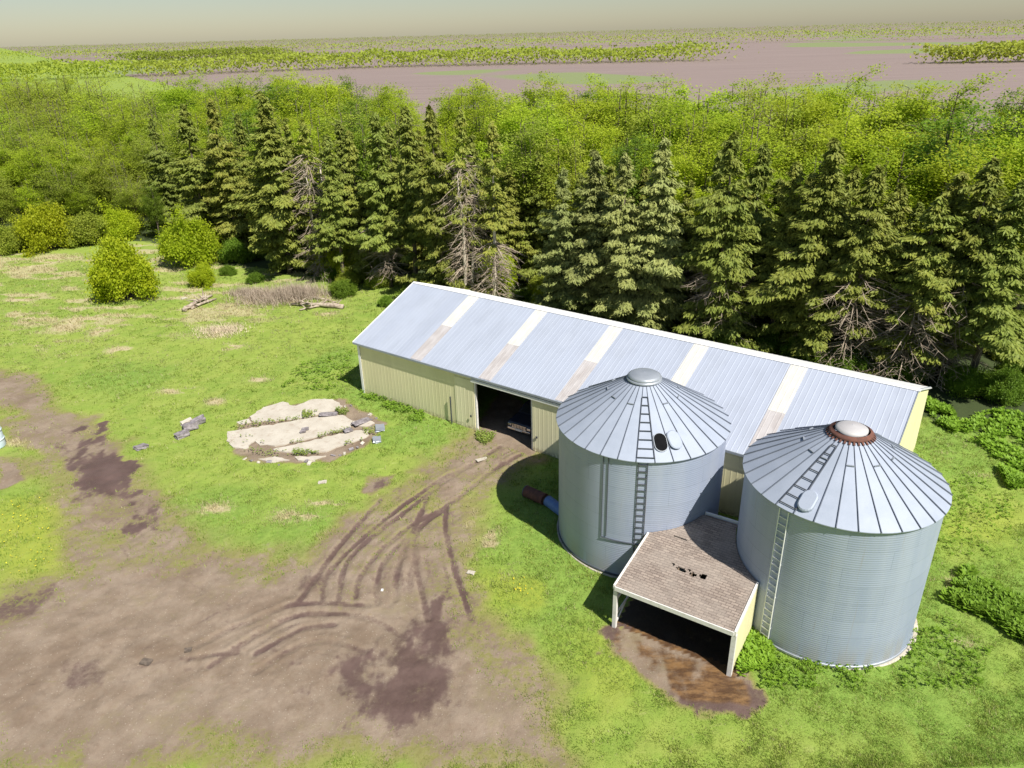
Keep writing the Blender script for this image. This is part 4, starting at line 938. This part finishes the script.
def pale_trunks(seed, H=13.0, n_=3):
    r = np.random.default_rng(seed); m = MB()
    for i in range(n_):
        a = 2 * PI * i / n_ + .4; b0 = Vector((.15 * math.cos(a), .15 * math.sin(a), -.2)); pts = [b0]
        for k2 in range(1, 8): f = k2 / 7; pts.append(Vector((math.cos(a) * (.2 + .75 * f) + r.normal(0, .06), math.sin(a) * (.2 + .75 * f) + r.normal(0, .06), H * .76 * f)))
        m.tube(pts, [.18 * (1 - .75 * k2 / 7) for k2 in range(8)], 7)
        for _ in range(26):
            f = r.uniform(.15, .95); p = pts[min(7, int(f * 7))].lerp(pts[min(7, int(f * 7) + 1)], f * 7 % 1); aa = r.random() * 2 * PI; l2 = r.uniform(.4, 1.5)
            m.tube([p, p + Vector((math.cos(aa) * l2, math.sin(aa) * l2, l2 * r.uniform(-.2, .5)))], [.03, .008], 4, cap=False)
    o = m.build('pale_trunks', M['pale_bark'], None, True); me = o.data; bpy.data.objects.remove(o); return me
PALE = pale_trunks(3)
def decid_arrays(seed, H=13.0, Rc=3.4, nclu=150, leaves=150, lsz=.162, low=.25):
    r = np.random.default_rng(seed); m = MB(); ends = []
    lean = r.normal(0, .3, 2); tp = Vector((lean[0], lean[1], H * .42))
    m.tube([(0, 0, -.2), (lean[0] * .4, lean[1] * .4, H * .2), tp], [.22, .17, .13], 8)
    nl = 9
    for i in range(nl):
        a = 2 * PI * i / nl + r.normal(0, .3); zs = r.uniform(.22, .42) * H; p0 = Vector((lean[0] * zs / H * 2, lean[1] * zs / H * 2, zs))
        rr = Rc * r.uniform(.45, .9) if i % 3 else Rc * .25; zt_ = H * (r.uniform(.55, .8) if i % 3 else r.uniform(.82, .93))
        p2 = Vector((math.cos(a) * rr, math.sin(a) * rr, zt_)); p1 = p0.lerp(p2, .5) + Vector((math.cos(a) * .4, math.sin(a) * .4, -.3))
        m.tube([p0, p1, p2], [.09, .06, .025], 6, cap=False)
        for j in range(nclu // nl):
            t = r.uniform(.25, 1.0); b = p0.lerp(p1, t * 2) if t < .5 else p1.lerp(p2, t * 2 - 1)
            aa = a + r.normal(0, 1.1); l2 = r.uniform(.5, 1.9) * Rc / 3.4; e = b + Vector((math.cos(aa) * l2, math.sin(aa) * l2, r.uniform(-.5, 1.3)))
            if e.z > H: e.z = H - r.random()
            m.tube([b, b.lerp(e, .5) + Vector((0, 0, .1)), e], [.025, .016, .006], 4, cap=False); ends.append(tuple(e)); 
            if r.random() < .5: ends.append(tuple(b.lerp(e, .5)))
    for _ in range(int(nclu * low * .6)):       # lower skirt
        a = r.random() * 2 * PI; q = Rc * r.uniform(.2, .9); ends.append((math.cos(a) * q, math.sin(a) * q, H * r.uniform(.12, .5)))
    C_ = np.array(ends); n_ = len(C_) * leaves; ci = np.repeat(np.arange(len(C_)), leaves)
    sz = r.uniform(.28, .62, len(C_))[ci]
    P = C_[ci] + r.normal(0, 1, (n_, 3)) * np.stack([sz, sz, sz * .55], -1)
    D = unit(r.normal(0, 1, (n_, 3)) * np.array([1, 1, .35]) + np.array([0, 0, -.2])); S = unit(np.cross(D, unit(r.normal(0, .33, (n_, 3)) + np.array([0, 0, 1.]))))
    Vc, Fc = cards(P, D, S, r.uniform(.6, 1, n_) * lsz * 1.0, r.uniform(.7, 1.2, n_) * lsz * 1.15)
    o = m.build('limbs', M['bark'], None, True); tm = o.data; bpy.data.objects.remove(o)
    return Vc, Fc, tm
DEC = []
for i, kw in enumerate([dict(), dict(Rc=2.9, leaves=90), dict(Rc=3.8, nclu=170), dict(Rc=3.0, leaves=55), dict(Rc=3.4, leaves=22)]):
    Vc, Fc, tm = decid_arrays(300 + i, **kw)
    DEC.append(dict(trunk=tm, leaf=mesh_only('leafy_crown', Vc, Fc, M['leaf']), dark=mesh_only('dark_crown', Vc, Fc, M['leaf_dark']) if i < 2 else None,
                    olive=mesh_only('olive_crown', Vc, Fc, M['leaf_olive']) if i in (1, 3, 4) else None))
def bush_arrays(seed, Rb=2.0, Hb=3.2, n_=26000, lsz=.14):
    r = np.random.default_rng(seed); k_ = 110; th = r.random(k_) * 2 * PI; ph = np.arccos(r.uniform(-.55, 1, k_)); lob = 1 + .22 * np.sin(3 * th + seed) + .15 * np.sin(5 * th + 2 * seed); q = r.uniform(.35, 1.0, k_) * lob
    C_ = np.stack([Rb * .92 * q * np.sin(ph) * np.cos(th), Rb * .92 * q * np.sin(ph) * np.sin(th), Hb * (.36 + .50 * q * np.cos(ph))], -1); C_[:, :2] *= (1.12 - .28 * C_[:, 2:3] / Hb)
    ci = r.integers(0, k_, n_); C_[::8] *= 1.2; P = C_[ci] + r.normal(0, 1, (n_, 3)) * r.uniform(.16, .38, k_)[ci][:, None]; P[:, 2] = np.maximum(P[:, 2], .05)
    D = unit(r.normal(0, 1, (n_, 3))); S = unit(np.cross(D, unit(r.normal(0, .6, (n_, 3)) + np.array([0, 0, 1.]))))
    Vc, Fc = cards(P, D, S, r.uniform(.5, 1, n_) * lsz, r.uniform(.7, 1.2, n_) * lsz * 1.2)
    m = MB()
    for c in C_[::3]: m.tube([(c[0] * .1, c[1] * .1, -.1), (c[0] * .5, c[1] * .5, c[2] * .55), tuple(c)], [.035, .02, .008], 5, cap=False)
    o = m.build('stems', M['bark'], None, True); tm = o.data; bpy.data.objects.remove(o); return Vc, Fc, tm
BUSH = []
for i in range(3):
    Vc, Fc, tm = bush_arrays(500 + i); BUSH.append(dict(trunk=tm, leaf=mesh_only('bush_leaves', Vc, Fc, M['shrub']), green=mesh_only('bush_leaves', Vc, Fc, M['leaf_dark']), olive=mesh_only('bush_leaves', Vc, Fc, M['leaf_olive'])))

def plant(name, x, y, sc3, parts, label, cat, group=None, rz=None, tilt=(0, 0)):
    root = empty(name, (x, y, 0), random.uniform(0, 2 * PI) if rz is None else rz, label, cat, group); root.scale = sc3
    root.rotation_euler[0] = tilt[0]; root.rotation_euler[1] = tilt[1]
    for pn, me in parts:
        o = bpy.data.objects.new(pn, me); COL.objects.link(o); o.parent = root
    return root
TREES = []
# the spruce row stands parallel to the barn, 7-10 m behind it
RA = np.array([-27.2, 79.8]); RB = np.array([33.0, 43.5])
def top_solve(xt, yt, off=0.0):
    """point on the row line (shifted back by off) and height whose tip is seen in that direction"""
    d = unit(RB - RA); nrm = np.array([-d[1], d[0]]); o = RA + nrm * off
    best = None
    for t in np.arange(-60, 110, .25):
        p = o + d * t
        ray = fw * FPX + rt * (xt - 512) - upv * (yt - 384)
        # distance of the ray (ground plan) to p
        rr = ray[:2] / np.hypot(*ray[:2]); cr = abs(p[0] * rr[1] - p[1] * rr[0])
        if p @ rr > 0 and (best is None or cr < best[0]): best = (cr, p, CAM_H + ray[2] / np.hypot(*ray[:2]) * (p @ rr))
    return best[1], best[2]
SPRUCE_ROW = [  # tip x, tip y, back offset, variant, look, width factor, label
 (180, 102, 2, 1, 'n', 1.0, 'spruce at the left end of the dense spruce row, above the round bush'),
 (213, 98, 3, 0, 'n', .9, 'slightly hidden spruce between the leftmost spruce and the broad one right of the round bush'),
 (262, 92, 0, 2, 'n', 1.05, 'tall broad full spruce right of the round bush, green to the ground'),
 (303, 120, 1, 4, 'd2', .9, 'half dead spruce with grey drooping branches and bare pale trunk'),
 (326, 132, 0, 3, 'n', .85, 'thin yellowish spruce right of the half dead one'),
 (350, 128, 2, 1, 'n', .8, 'narrow spruce with brown lower branches above the bright green bush'),
 (374, 110, 1, 3, 'd0', .9, 'spruce with bare stem showing, left of the barn roof corner'),
 (402, 104, 2, 3, 'n', .95, 'spruce with a dark gap up its middle, just above the barn roof corner'),
 (433, 104, 0, 0, 'n', .85, 'dark green dense spruce left of the pale bare trunks'),
 (459, 112, -.5, 4, 'd2', .75, 'spruce with several pale bare trunks and twiggy dead base'),
 (488, 124, 0, 4, 'd0', .95, 'sparse spruce with long bare horizontal branches right of the pale trunks'),
 (566, 168, 0, 0, 'b', .85, 'shorter spruce behind the barn between leafy gap and grey green spruces'),
 (594, 150, 1, 2, 'b', .95, 'left of the grey green spruces behind the third skylight'),
 (628, 152, 0, 0, 'b', .95, 'middle one of the grey green spruces behind the barn'),
 (662, 138, 1, 2, 'b', .95, 'tall right hand one of the grey green spruces behind the barn'),
 (722, 150, 4, 5, 'd1', .8, 'shaded spruce with dead lower boughs behind the tall yellow green one'),
 (738, 130, .5, 0, 'd0', .95, 'tall yellow green spruce with twiggy grey base behind the fourth skylight'),
 (765, 140, 5, 1, 'n', .9, 'narrow spruce peeking out behind the tall yellow green one'),
 (796, 158, 3, 3, 'n', .9, 'dark spruce in the gap left of the big dark spruce mass'),
 (834, 138, 2, 2, 'n', 1.05, 'big spruce with the highest tip behind the fifth skylight'),
 (858, 165, 5, 0, 'n', .9, 'spruce half hidden between two larger ones near the barn end'),
 (880, 166, 1, 5, 'd1', 1.0, 'spruce above the right end of the barn ridge with dead lower boughs'),
 (906, 182, 3, 0, 'n', 1.0, 'bright tipped spruce standing just past the barn end'),
 (938, 196, 1, 5, 'd1', 1.05, 'spruce with a brown tangle of dead branches right of the barn end'),
 (962, 172, 3, 2, 'n', 1.0, 'tall spruce third from the right edge of the photo'),
 (995, 158, 2, 5, 'd1', 1.0, 'tall spruce with dead grey boughs second from the right edge'),
 (1024, 176, 1, 3, 'n', 1.05, 'spruce cut off by the right edge of the photo')]
for (xt, yt, off, vi, look, wf, lb) in SPRUCE_ROW:
    p, h = top_solve(xt, yt, off); v = SPR[vi]; s = h / 14.0
    parts = [('trunk', v['trunk']), ('crown', v['blue'] if look == 'b' else v['crown'])]
    if look.startswith('d'): parts.append(('dead_branches', DEADM[{'d0': 1, 'd1': 2, 'd2': 0}[look]]))
    if look == 'd2': parts[0] = ('trunk', PALE)
    w_ = wf * (.6 + .4 * s) * 1.28
    plant('spruce_tree', p[0], p[1], (w_, w_, s), parts, lb, 'spruce', 'row of spruces behind the barn', tilt=(random.uniform(-.02, .02), random.uniform(-.02, .02))); TREES.append(p)
# second rank of spruces, only their tips seen between the first
for i, (xt, yt) in enumerate([(150, 118), (236, 112), (285, 118), (338, 118), (388, 122), (418, 128), (470, 135), (508, 160), (540, 150), (580, 172), (612, 165), (645, 165), (690, 180), (752, 165), (782, 178), (815, 170), (846, 178), (868, 190), (895, 195), (922, 200), (950, 196), (978, 190), (1008, 196)]):
    p, h = top_solve(xt, yt, 7 + (i % 3)); h = max(8, h); s = h / 14; v = SPR[i % 4]; w_ = (.6 + .4 * s)
    plant('spruce_tree', p[0], p[1], (w_, w_, s), [('trunk', v['trunk']), ('crown', v['crown'])], 'spruce of the second rank, mostly hidden behind the front row', 'spruce', 'spruces of the second rank')
    TREES.append(p)
# leafy wood behind
d0 = unit(RB - RA); n0 = np.array([-d0[1], d0[0]]); cnt = 0
for j, off in enumerate([12, 18, 24.5, 31, 38, 45, 52]):
    for k_ in range(-22, 20):
        q = RA + d0 * (k_ * 6.6 + 3.3 * (j % 2) + random.uniform(-2.2, 2.2)) + n0 * (off + random.uniform(-1.8, 1.8))
        if q[1] < 20: continue
        yt = random.uniform(66, 96) if j > 2 else (random.uniform(86, 112) if j > 0 else random.uniform(105, 140))
        ptop = PJ((q[0], q[1], 14)); 
        if ptop[0] < -330 or ptop[0] > 1150: continue
        if 405 < ptop[0] < 450: yt = max(yt, 116)
        if 965 < ptop[0] < 1012: yt = max(yt, 134 + 6 * (j < 2))
        lo, hi = 4, 22
        for _ in range(20):
            md = (lo + hi) / 2
            if PJ((q[0], q[1], md))[1] > yt: lo = md
            else: hi = md
        h = min(max(lo, 7.0), 22.5)
        if 965 < ptop[0] < 1012 or 405 < ptop[0] < 450: h = max(lo, 4.5)
        x_ = ptop[0]; rr_ = random.random()
        if x_ < 180: v, lk = (DEC[random.choice([1, 3, 3, 4])], random.choice(['olive', 'olive', 'leaf']))
        elif rr_ < .12: v, lk = DEC[random.choice([0, 1])], 'dark'
        elif rr_ < .30: v, lk = DEC[random.choice([1, 3, 4])], 'olive'
        else: v, lk = DEC[random.choice([0, 1, 2, 2, 3])], 'leaf'
        zone = 'left of the spruce row' if x_ < 170 else ('behind the left half of the spruces' if x_ < 520 else 'behind the right half of the spruces')
        tone = {'olive': 'olive tinted', 'dark': 'deep green', 'leaf': 'bright yellow green'}[lk]
        s = h / 13.0; w_ = s * random.uniform(.85, 1.2); w_ = max(w_, .65)
        plant('leafy_tree', q[0], q[1], (w_, w_, s), [('trunk', v['trunk']), ('crown', v[lk])], tone + ' leafy tree in the wood ' + zone, 'tree', tone + ' trees of the wood ' + zone); cnt += 1
# leafy fringe, at the left and in the gap of the spruce row: base x, base y, height, width, kind
FR = [(8, 240, 9, 1.1, 'olive', 1), (40, 236, 8, 1.0, 'leaf', 3), (75, 232, 10, 1.1, 'olive', 3), (105, 222, 8.5, 1.0, 'leaf', 1), (135, 228, 10, 1.0, 'olive', 4), (160, 240, 7.5, .8, 'dark', 1),
      (-30, 238, 10, 1.1, 'leaf', 1), (20, 215, 11, 1.1, 'leaf', 0), (60, 210, 11.5, 1.1, 'olive', 1), (100, 205, 12, 1.1, 'leaf', 3), (145, 208, 12, 1.0, 'leaf', 1), (-45, 215, 12, 1.2, 'olive', 3),
      (528, 246, 13.5, .95, 'leaf', 1), (512, 262, 11.5, .8, 'leaf', 0), (548, 225, 14, 1.0, 'leaf', 3), (694, 245, 12, .8, 'dark', 1), (704, 225, 13, .9, 'leaf', 1), (318, 215, 12.5, .8, 'leaf', 1)]
LBF = ['leftmost olive leafy tree at the wood edge beside the far left bushes', 'bright leafy tree at the wood edge above the far left bushes', 'sparse olive tree at the wood edge between far left bushes and lone bush', 'bright leafy tree at the wood edge behind the lone bush',
       'nearly bare olive tree beside the leftmost spruce', 'deep green small tree crowding the foot of the leftmost spruce', 'leafy tree cut off by the left edge of the photo', 'full leafy tree behind the far left wood edge',
       'olive leafy tree second row at the far left', 'thin bright leafy tree behind the lone bush, second row', 'bright tree behind the leftmost spruce', 'thin olive tree cut off by the left edge, second row',
       'tall leafy tree in the gap between the sparse spruce and the grey green spruces', 'leafy tree with light green skirt right of the sparse spruce', 'thin leafy tree with visible branches deep in the spruce gap',
       'deep green leafy tree in the gap left of the tall yellow green spruce', 'bright leafy tree above the dark gap left of the tall yellow green spruce', 'bright green leafy tree showing between the two half dead spruces']
for (px, py, h, wf, lk, vi), lb in zip(FR, LBF):
    g = G(px, py); v = DEC[vi]; s = h / 13; plant('leafy_tree', g[0], g[1], (s * wf, s * wf, s), [('trunk', v['trunk']), ('crown', v[lk])], lb, 'tree')
for i in range(88):
    px = random.uniform(-260, 172); py = random.uniform(176, 243); g = G(px, py); h = random.uniform(9, 13.5) if py < 228 else random.uniform(5.5, 8.5); lk = random.choice(['olive', 'olive', 'leaf']); v = DEC[random.choice([1, 3, 3, 1, 4])]; s = h / 13; wf = random.uniform(.95, 1.25)
    tone = {'olive': 'olive tinted', 'leaf': 'bright yellow green'}[lk]
    plant('leafy_tree', g[0], g[1], (s * wf, s * wf, s), [('trunk', v['trunk']), ('crown', v[lk])], tone + ' leafy tree in the wood left of the spruce row', 'tree', tone + ' trees of the wood left of the spruce row')
# bushes: base x, y, width px, height m, look, label
BU = [(128, 298, 62, 6.3, 'leaf', 0, 'lone yellow green bush standing out in the meadow at the left'), (193, 264, 60, 5.8, 'leaf', 1, 'large round bright green bush at the foot of the leftmost spruces'),
      (204, 286, 28, 2.6, 'leaf', 2, 'small bright bush just in front of the large round one'), (236, 262, 26, 2.8, 'green', 0, 'deep green bush between the round bush and the broad spruce'),
      (350, 276, 44, 4.0, 'leaf', 1, 'bright green bush at the meadow edge left of the barn'), (318, 270, 30, 2.4, 'leaf', 2, 'low bright bush under the half dead spruce'),
      (382, 286, 30, 1.8, 'olive', 0, 'low dull bush beside the barn roof corner'), (480, 300, 46, 3.2, 'leaf', 1, 'bright bush under the sparse spruce behind the barn'),
      (500, 288, 40, 4.2, 'leaf', 2, 'taller bright bush at the foot of the leafy gap'), (8, 252, 44, 3.6, 'olive', 1, 'olive bush at the far left meadow edge'),
      (48, 250, 50, 6.2, 'leaf', 2, 'wide bush second from the left at the meadow edge'), (90, 244, 44, 4.0, 'olive', 0, 'bush at the meadow edge behind the lone bush'),
      (120, 240, 40, 4.6, 'leaf', 1, 'bright bush at the wood edge right of and behind the lone bush'), (545, 306, 26, 2.4, 'leaf', 0, 'small bright bush peeping over the ridge behind the second skylight'),
      (572, 312, 34, 2.6, 'leaf', 1, 'bright bush peeping over the ridge between second and third skylights'), (600, 318, 26, 2.2, 'green', 2, 'deep green bush behind the ridge near the third skylight'), (660, 330, 22, 2.2, 'leaf', 0, 'small bright bush in the dark behind the ridge between third and fourth skylights'),
      (850, 372, 40, 2.0, 'green', 1, 'low green bush behind the ridge near the fifth skylight'), (800, 360, 36, 2.0, 'green', 0, 'low green bush behind the ridge left of the fifth skylight'),
      (1016, 392, 50, 3.4, 'green', 0, 'deep green bush under the spruces at the right edge'), (1000, 402, 40, 2.6, 'green', 1, 'deep green bush at the wood edge beyond the barn end'), (965, 394, 40, 2.2, 'green', 2, 'low deep green bush at the wood edge nearest the barn end')]
for (px, py, wpx, h, lk, vi, lb) in BU:
    g = G(px, py); zc = np.array([g[0], g[1], h / 2 - CAM_H]) @ fw; wm = wpx / FPX * zc; v = BUSH[vi]
    plant('bush', g[0], g[1], (wm / 4.3, wm / 4.3, h / 3.4), [('stems', v['trunk']), ('leaves', v[lk])], lb, 'bush')
# undergrowth beneath the row
for i in range(70):
    t = random.uniform(-5, 84); q = RA + d0 * t + n0 * random.uniform(-4.5, 8)
    s_, t_ = toB(*q)
    if t_ < BW + 1.8 and s_ > -4: continue
    v = BUSH[i % 3]; k_ = random.uniform(.35, .7)
    plant('undergrowth_bush', q[0], q[1], (k_, k_, k_ * .8), [('stems', v['trunk']), ('leaves', v[random.choice(['green', 'green', 'olive'])])], 'low shrub growing in the shade between the spruce trunks', 'bush', 'shrubs under the spruces')

# ------------------------------------------------------------------ big leaved weeds
def weed_patch(name, polys, n_, label, lsz=.22, mat=None):
    Pg = []
    for P in polys:
        P = G2(P); lo = P.min(0); hi = P.max(0)
        q = rng.uniform(lo, hi, (n_ * 3, 2)); q = q[in_poly(q[:, 0], q[:, 1], P)][:n_ // len(polys)]; Pg.append(q)
    Q = np.concatenate(Pg); c = fbm(Q[:, 0] * 1.1, Q[:, 1] * 1.1, 91); Q = Q[c > .42]; n2 = len(Q); L_ = 7
    az = rng.random((n2, L_)) * 2 * PI; el = rng.uniform(.1, .9, (n2, L_)); ln = lsz * rng.uniform(.7, 1.4, (n2, L_)); b = np.stack([Q[:, 0], Q[:, 1], rng.uniform(.05, .3, n2)], -1)[:, None, :]
    D = np.stack([np.cos(az) * np.cos(el), np.sin(az) * np.cos(el), np.sin(el)], -1); S = np.stack([-np.sin(az), np.cos(az), 0 * az], -1)
    P = (b + D * ln[..., None] * .6).reshape(-1, 3); Vc, Fc = cards(P, D.reshape(-1, 3), S.reshape(-1, 3), (ln * .55).ravel(), ln.ravel())
    o = fast_mesh(name, Vc, Fc, mat or M['weed']); return tag(o, label, 'weeds', kind='stuff')
weed_patch('weeds', [[(948, 582), (966, 572), (1000, 590), (1060, 630), (1060, 662), (1010, 636), (985, 618), (945, 604)]], 2600, 'patch of large leaved weeds in the grass right of the right silo', .26)
weed_patch('weeds', [[(958, 425), (990, 412), (1060, 420), (1060, 480), (1010, 470), (975, 452)], [(925, 402), (950, 412), (962, 440), (930, 420)], [(1000, 470), (1030, 485), (1010, 490)]], 4200, 'leafy weeds growing in front of the spruces beyond the barn end', .22)
weed_patch('weeds', [[(895, 480), (960, 470), (1020, 500), (1000, 560), (950, 560)], [(905, 640), (940, 615), (990, 650), (980, 690), (900, 690)], [(762, 655), (800, 660), (880, 672), (860, 690), (760, 690)]], 1100, 'scattered low weeds in the grass round the right silo', .10)
weed_patch('weeds', [[(280, 388), (300, 365), (352, 352), (358, 378), (330, 392)], [(362, 390), (430, 410), (420, 425), (360, 398)]], 1300, 'low leafy weeds along the left end of the barn', .10)
weed_patch('grass_clump', [[(477, 432), (497, 436), (487, 446), (476, 441)]], 220, 'lush grass clump at the left side of the barn door', .09, M['blade'])

def crack(pts): return [(220 + x / 6.024, 390 + y / 6.024) for x, y in pts]
weed_patch('weeds', [[(738, 640), (756, 628), (768, 640), (772, 668), (740, 676)]], 420, 'bright green weeds in the corner of the shed wall and the right silo', .2)
weed_patch('slab_weeds', [crack(q) for q in ([(180, 200), (340, 190), (600, 150), (620, 160), (500, 182), (300, 215), (100, 250), (60, 225)], [(120, 270), (190, 265), (220, 310), (300, 345), (410, 370), (420, 400), (250, 405), (150, 375)],
           [(330, 342), (500, 308), (790, 228), (790, 250), (500, 320), (320, 360)], [(440, 370), (600, 385), (590, 405), (440, 400)], [(500, 140), (600, 135), (600, 150), (500, 178)], [(700, 120), (780, 130), (760, 155), (700, 150)], [(860, 240), (940, 235), (930, 300), (740, 345), (760, 325), (880, 290)])],
           1000, 'grass and weeds growing in the cracks of the round concrete slab', .07, M['blade'])
# dandelion specks
n_ = 700; q1 = G2([(0, 500), (45, 495), (60, 560), (0, 580)]); q2 = G2([(512, 580), (530, 578), (534, 596), (514, 596)])
Qs = []
for P, k_ in ((q1, 60), (q2, 22)):
    q = rng.uniform(P.min(0), P.max(0), (k_ * 3, 2)); Qs.append(q[in_poly(q[:, 0], q[:, 1], P)][:k_])
Q = np.concatenate(Qs); Pn = np.stack([Q[:, 0], Q[:, 1], rng.uniform(.1, .2, len(Q))], -1); Dn = unit(rng.normal(0, .4, Pn.shape) + np.array([1, 0, 0.])); Sn = unit(np.cross(Dn, np.array([0, 0, 1.]) + rng.normal(0, .2, Pn.shape)))
M['yellow'] = simple('yellow_flower', (.75, .62, .03), rough=.7)
Vc, Fc = cards(Pn, Dn, Sn, np.full(len(Q), .07), np.full(len(Q), .08)); tag(fast_mesh('wildflowers', Vc, Fc, M['yellow']), 'small yellow flowers sprinkled in the grass', 'flowers', kind='stuff')

# ------------------------------------------------------------------ distant country
def far_wood(name, pts, wd_, hh, n_, label):
    P = np.array(pts, float); seg = np.hypot(*(P[1:] - P[:-1]).T); cum = np.r_[0, np.cumsum(seg)]; t = rng.random(n_) * cum[-1]; i = np.clip(np.searchsorted(cum, t) - 1, 0, len(seg) - 1)
    f = (t - cum[i]) / seg[i]; c = P[i] + (P[i + 1] - P[i]) * f[:, None]; c = c + rng.normal(0, wd_ / 2, (n_, 2)); hloc = hh * (.55 + .6 * fbm(c[:, 0] * .05, c[:, 1] * .05, 55))
    z = hloc * np.sqrt(rng.random(n_)); Pn = np.column_stack([c, z]); D = unit(rng.normal(0, 1, Pn.shape)); S = unit(np.cross(D, unit(rng.normal(0, .6, Pn.shape) + np.array([0, 0, 1.]))))
    Vc, Fc = cards(Pn, D, S, rng.uniform(1, 2.2, n_), rng.uniform(1.2, 2.6, n_)); tag(fast_mesh(name, Vc, Fc, M['leaf_olive']), label, 'woods', kind='stuff')
far_wood('distant_woods', [(-700, 620), (-350, 560), (-100, 640), (150, 600)], 30, 13, 26000, 'belt of trees far off beyond the ploughed field')
far_wood('distant_woods', [(-1500, 1500), (-500, 1250), (300, 1200), (900, 900), (1500, 800)], 60, 16, 30000, 'low wooded horizon in the far distance')
far_wood('distant_woods', [(250, 470), (330, 455), (420, 400)], 14, 12, 7000, 'small grove in the ploughed field beyond the wood at the right')
far_wood('distant_woods', [(-420, 900), (-250, 930)], 22, 14, 7000, 'dark grove standing alone in the far fields at the left')
far_wood('distant_woods', [(-1400, 2300), (0, 2500), (1500, 2100)], 90, 20, 26000, 'faint line of trees along the horizon')
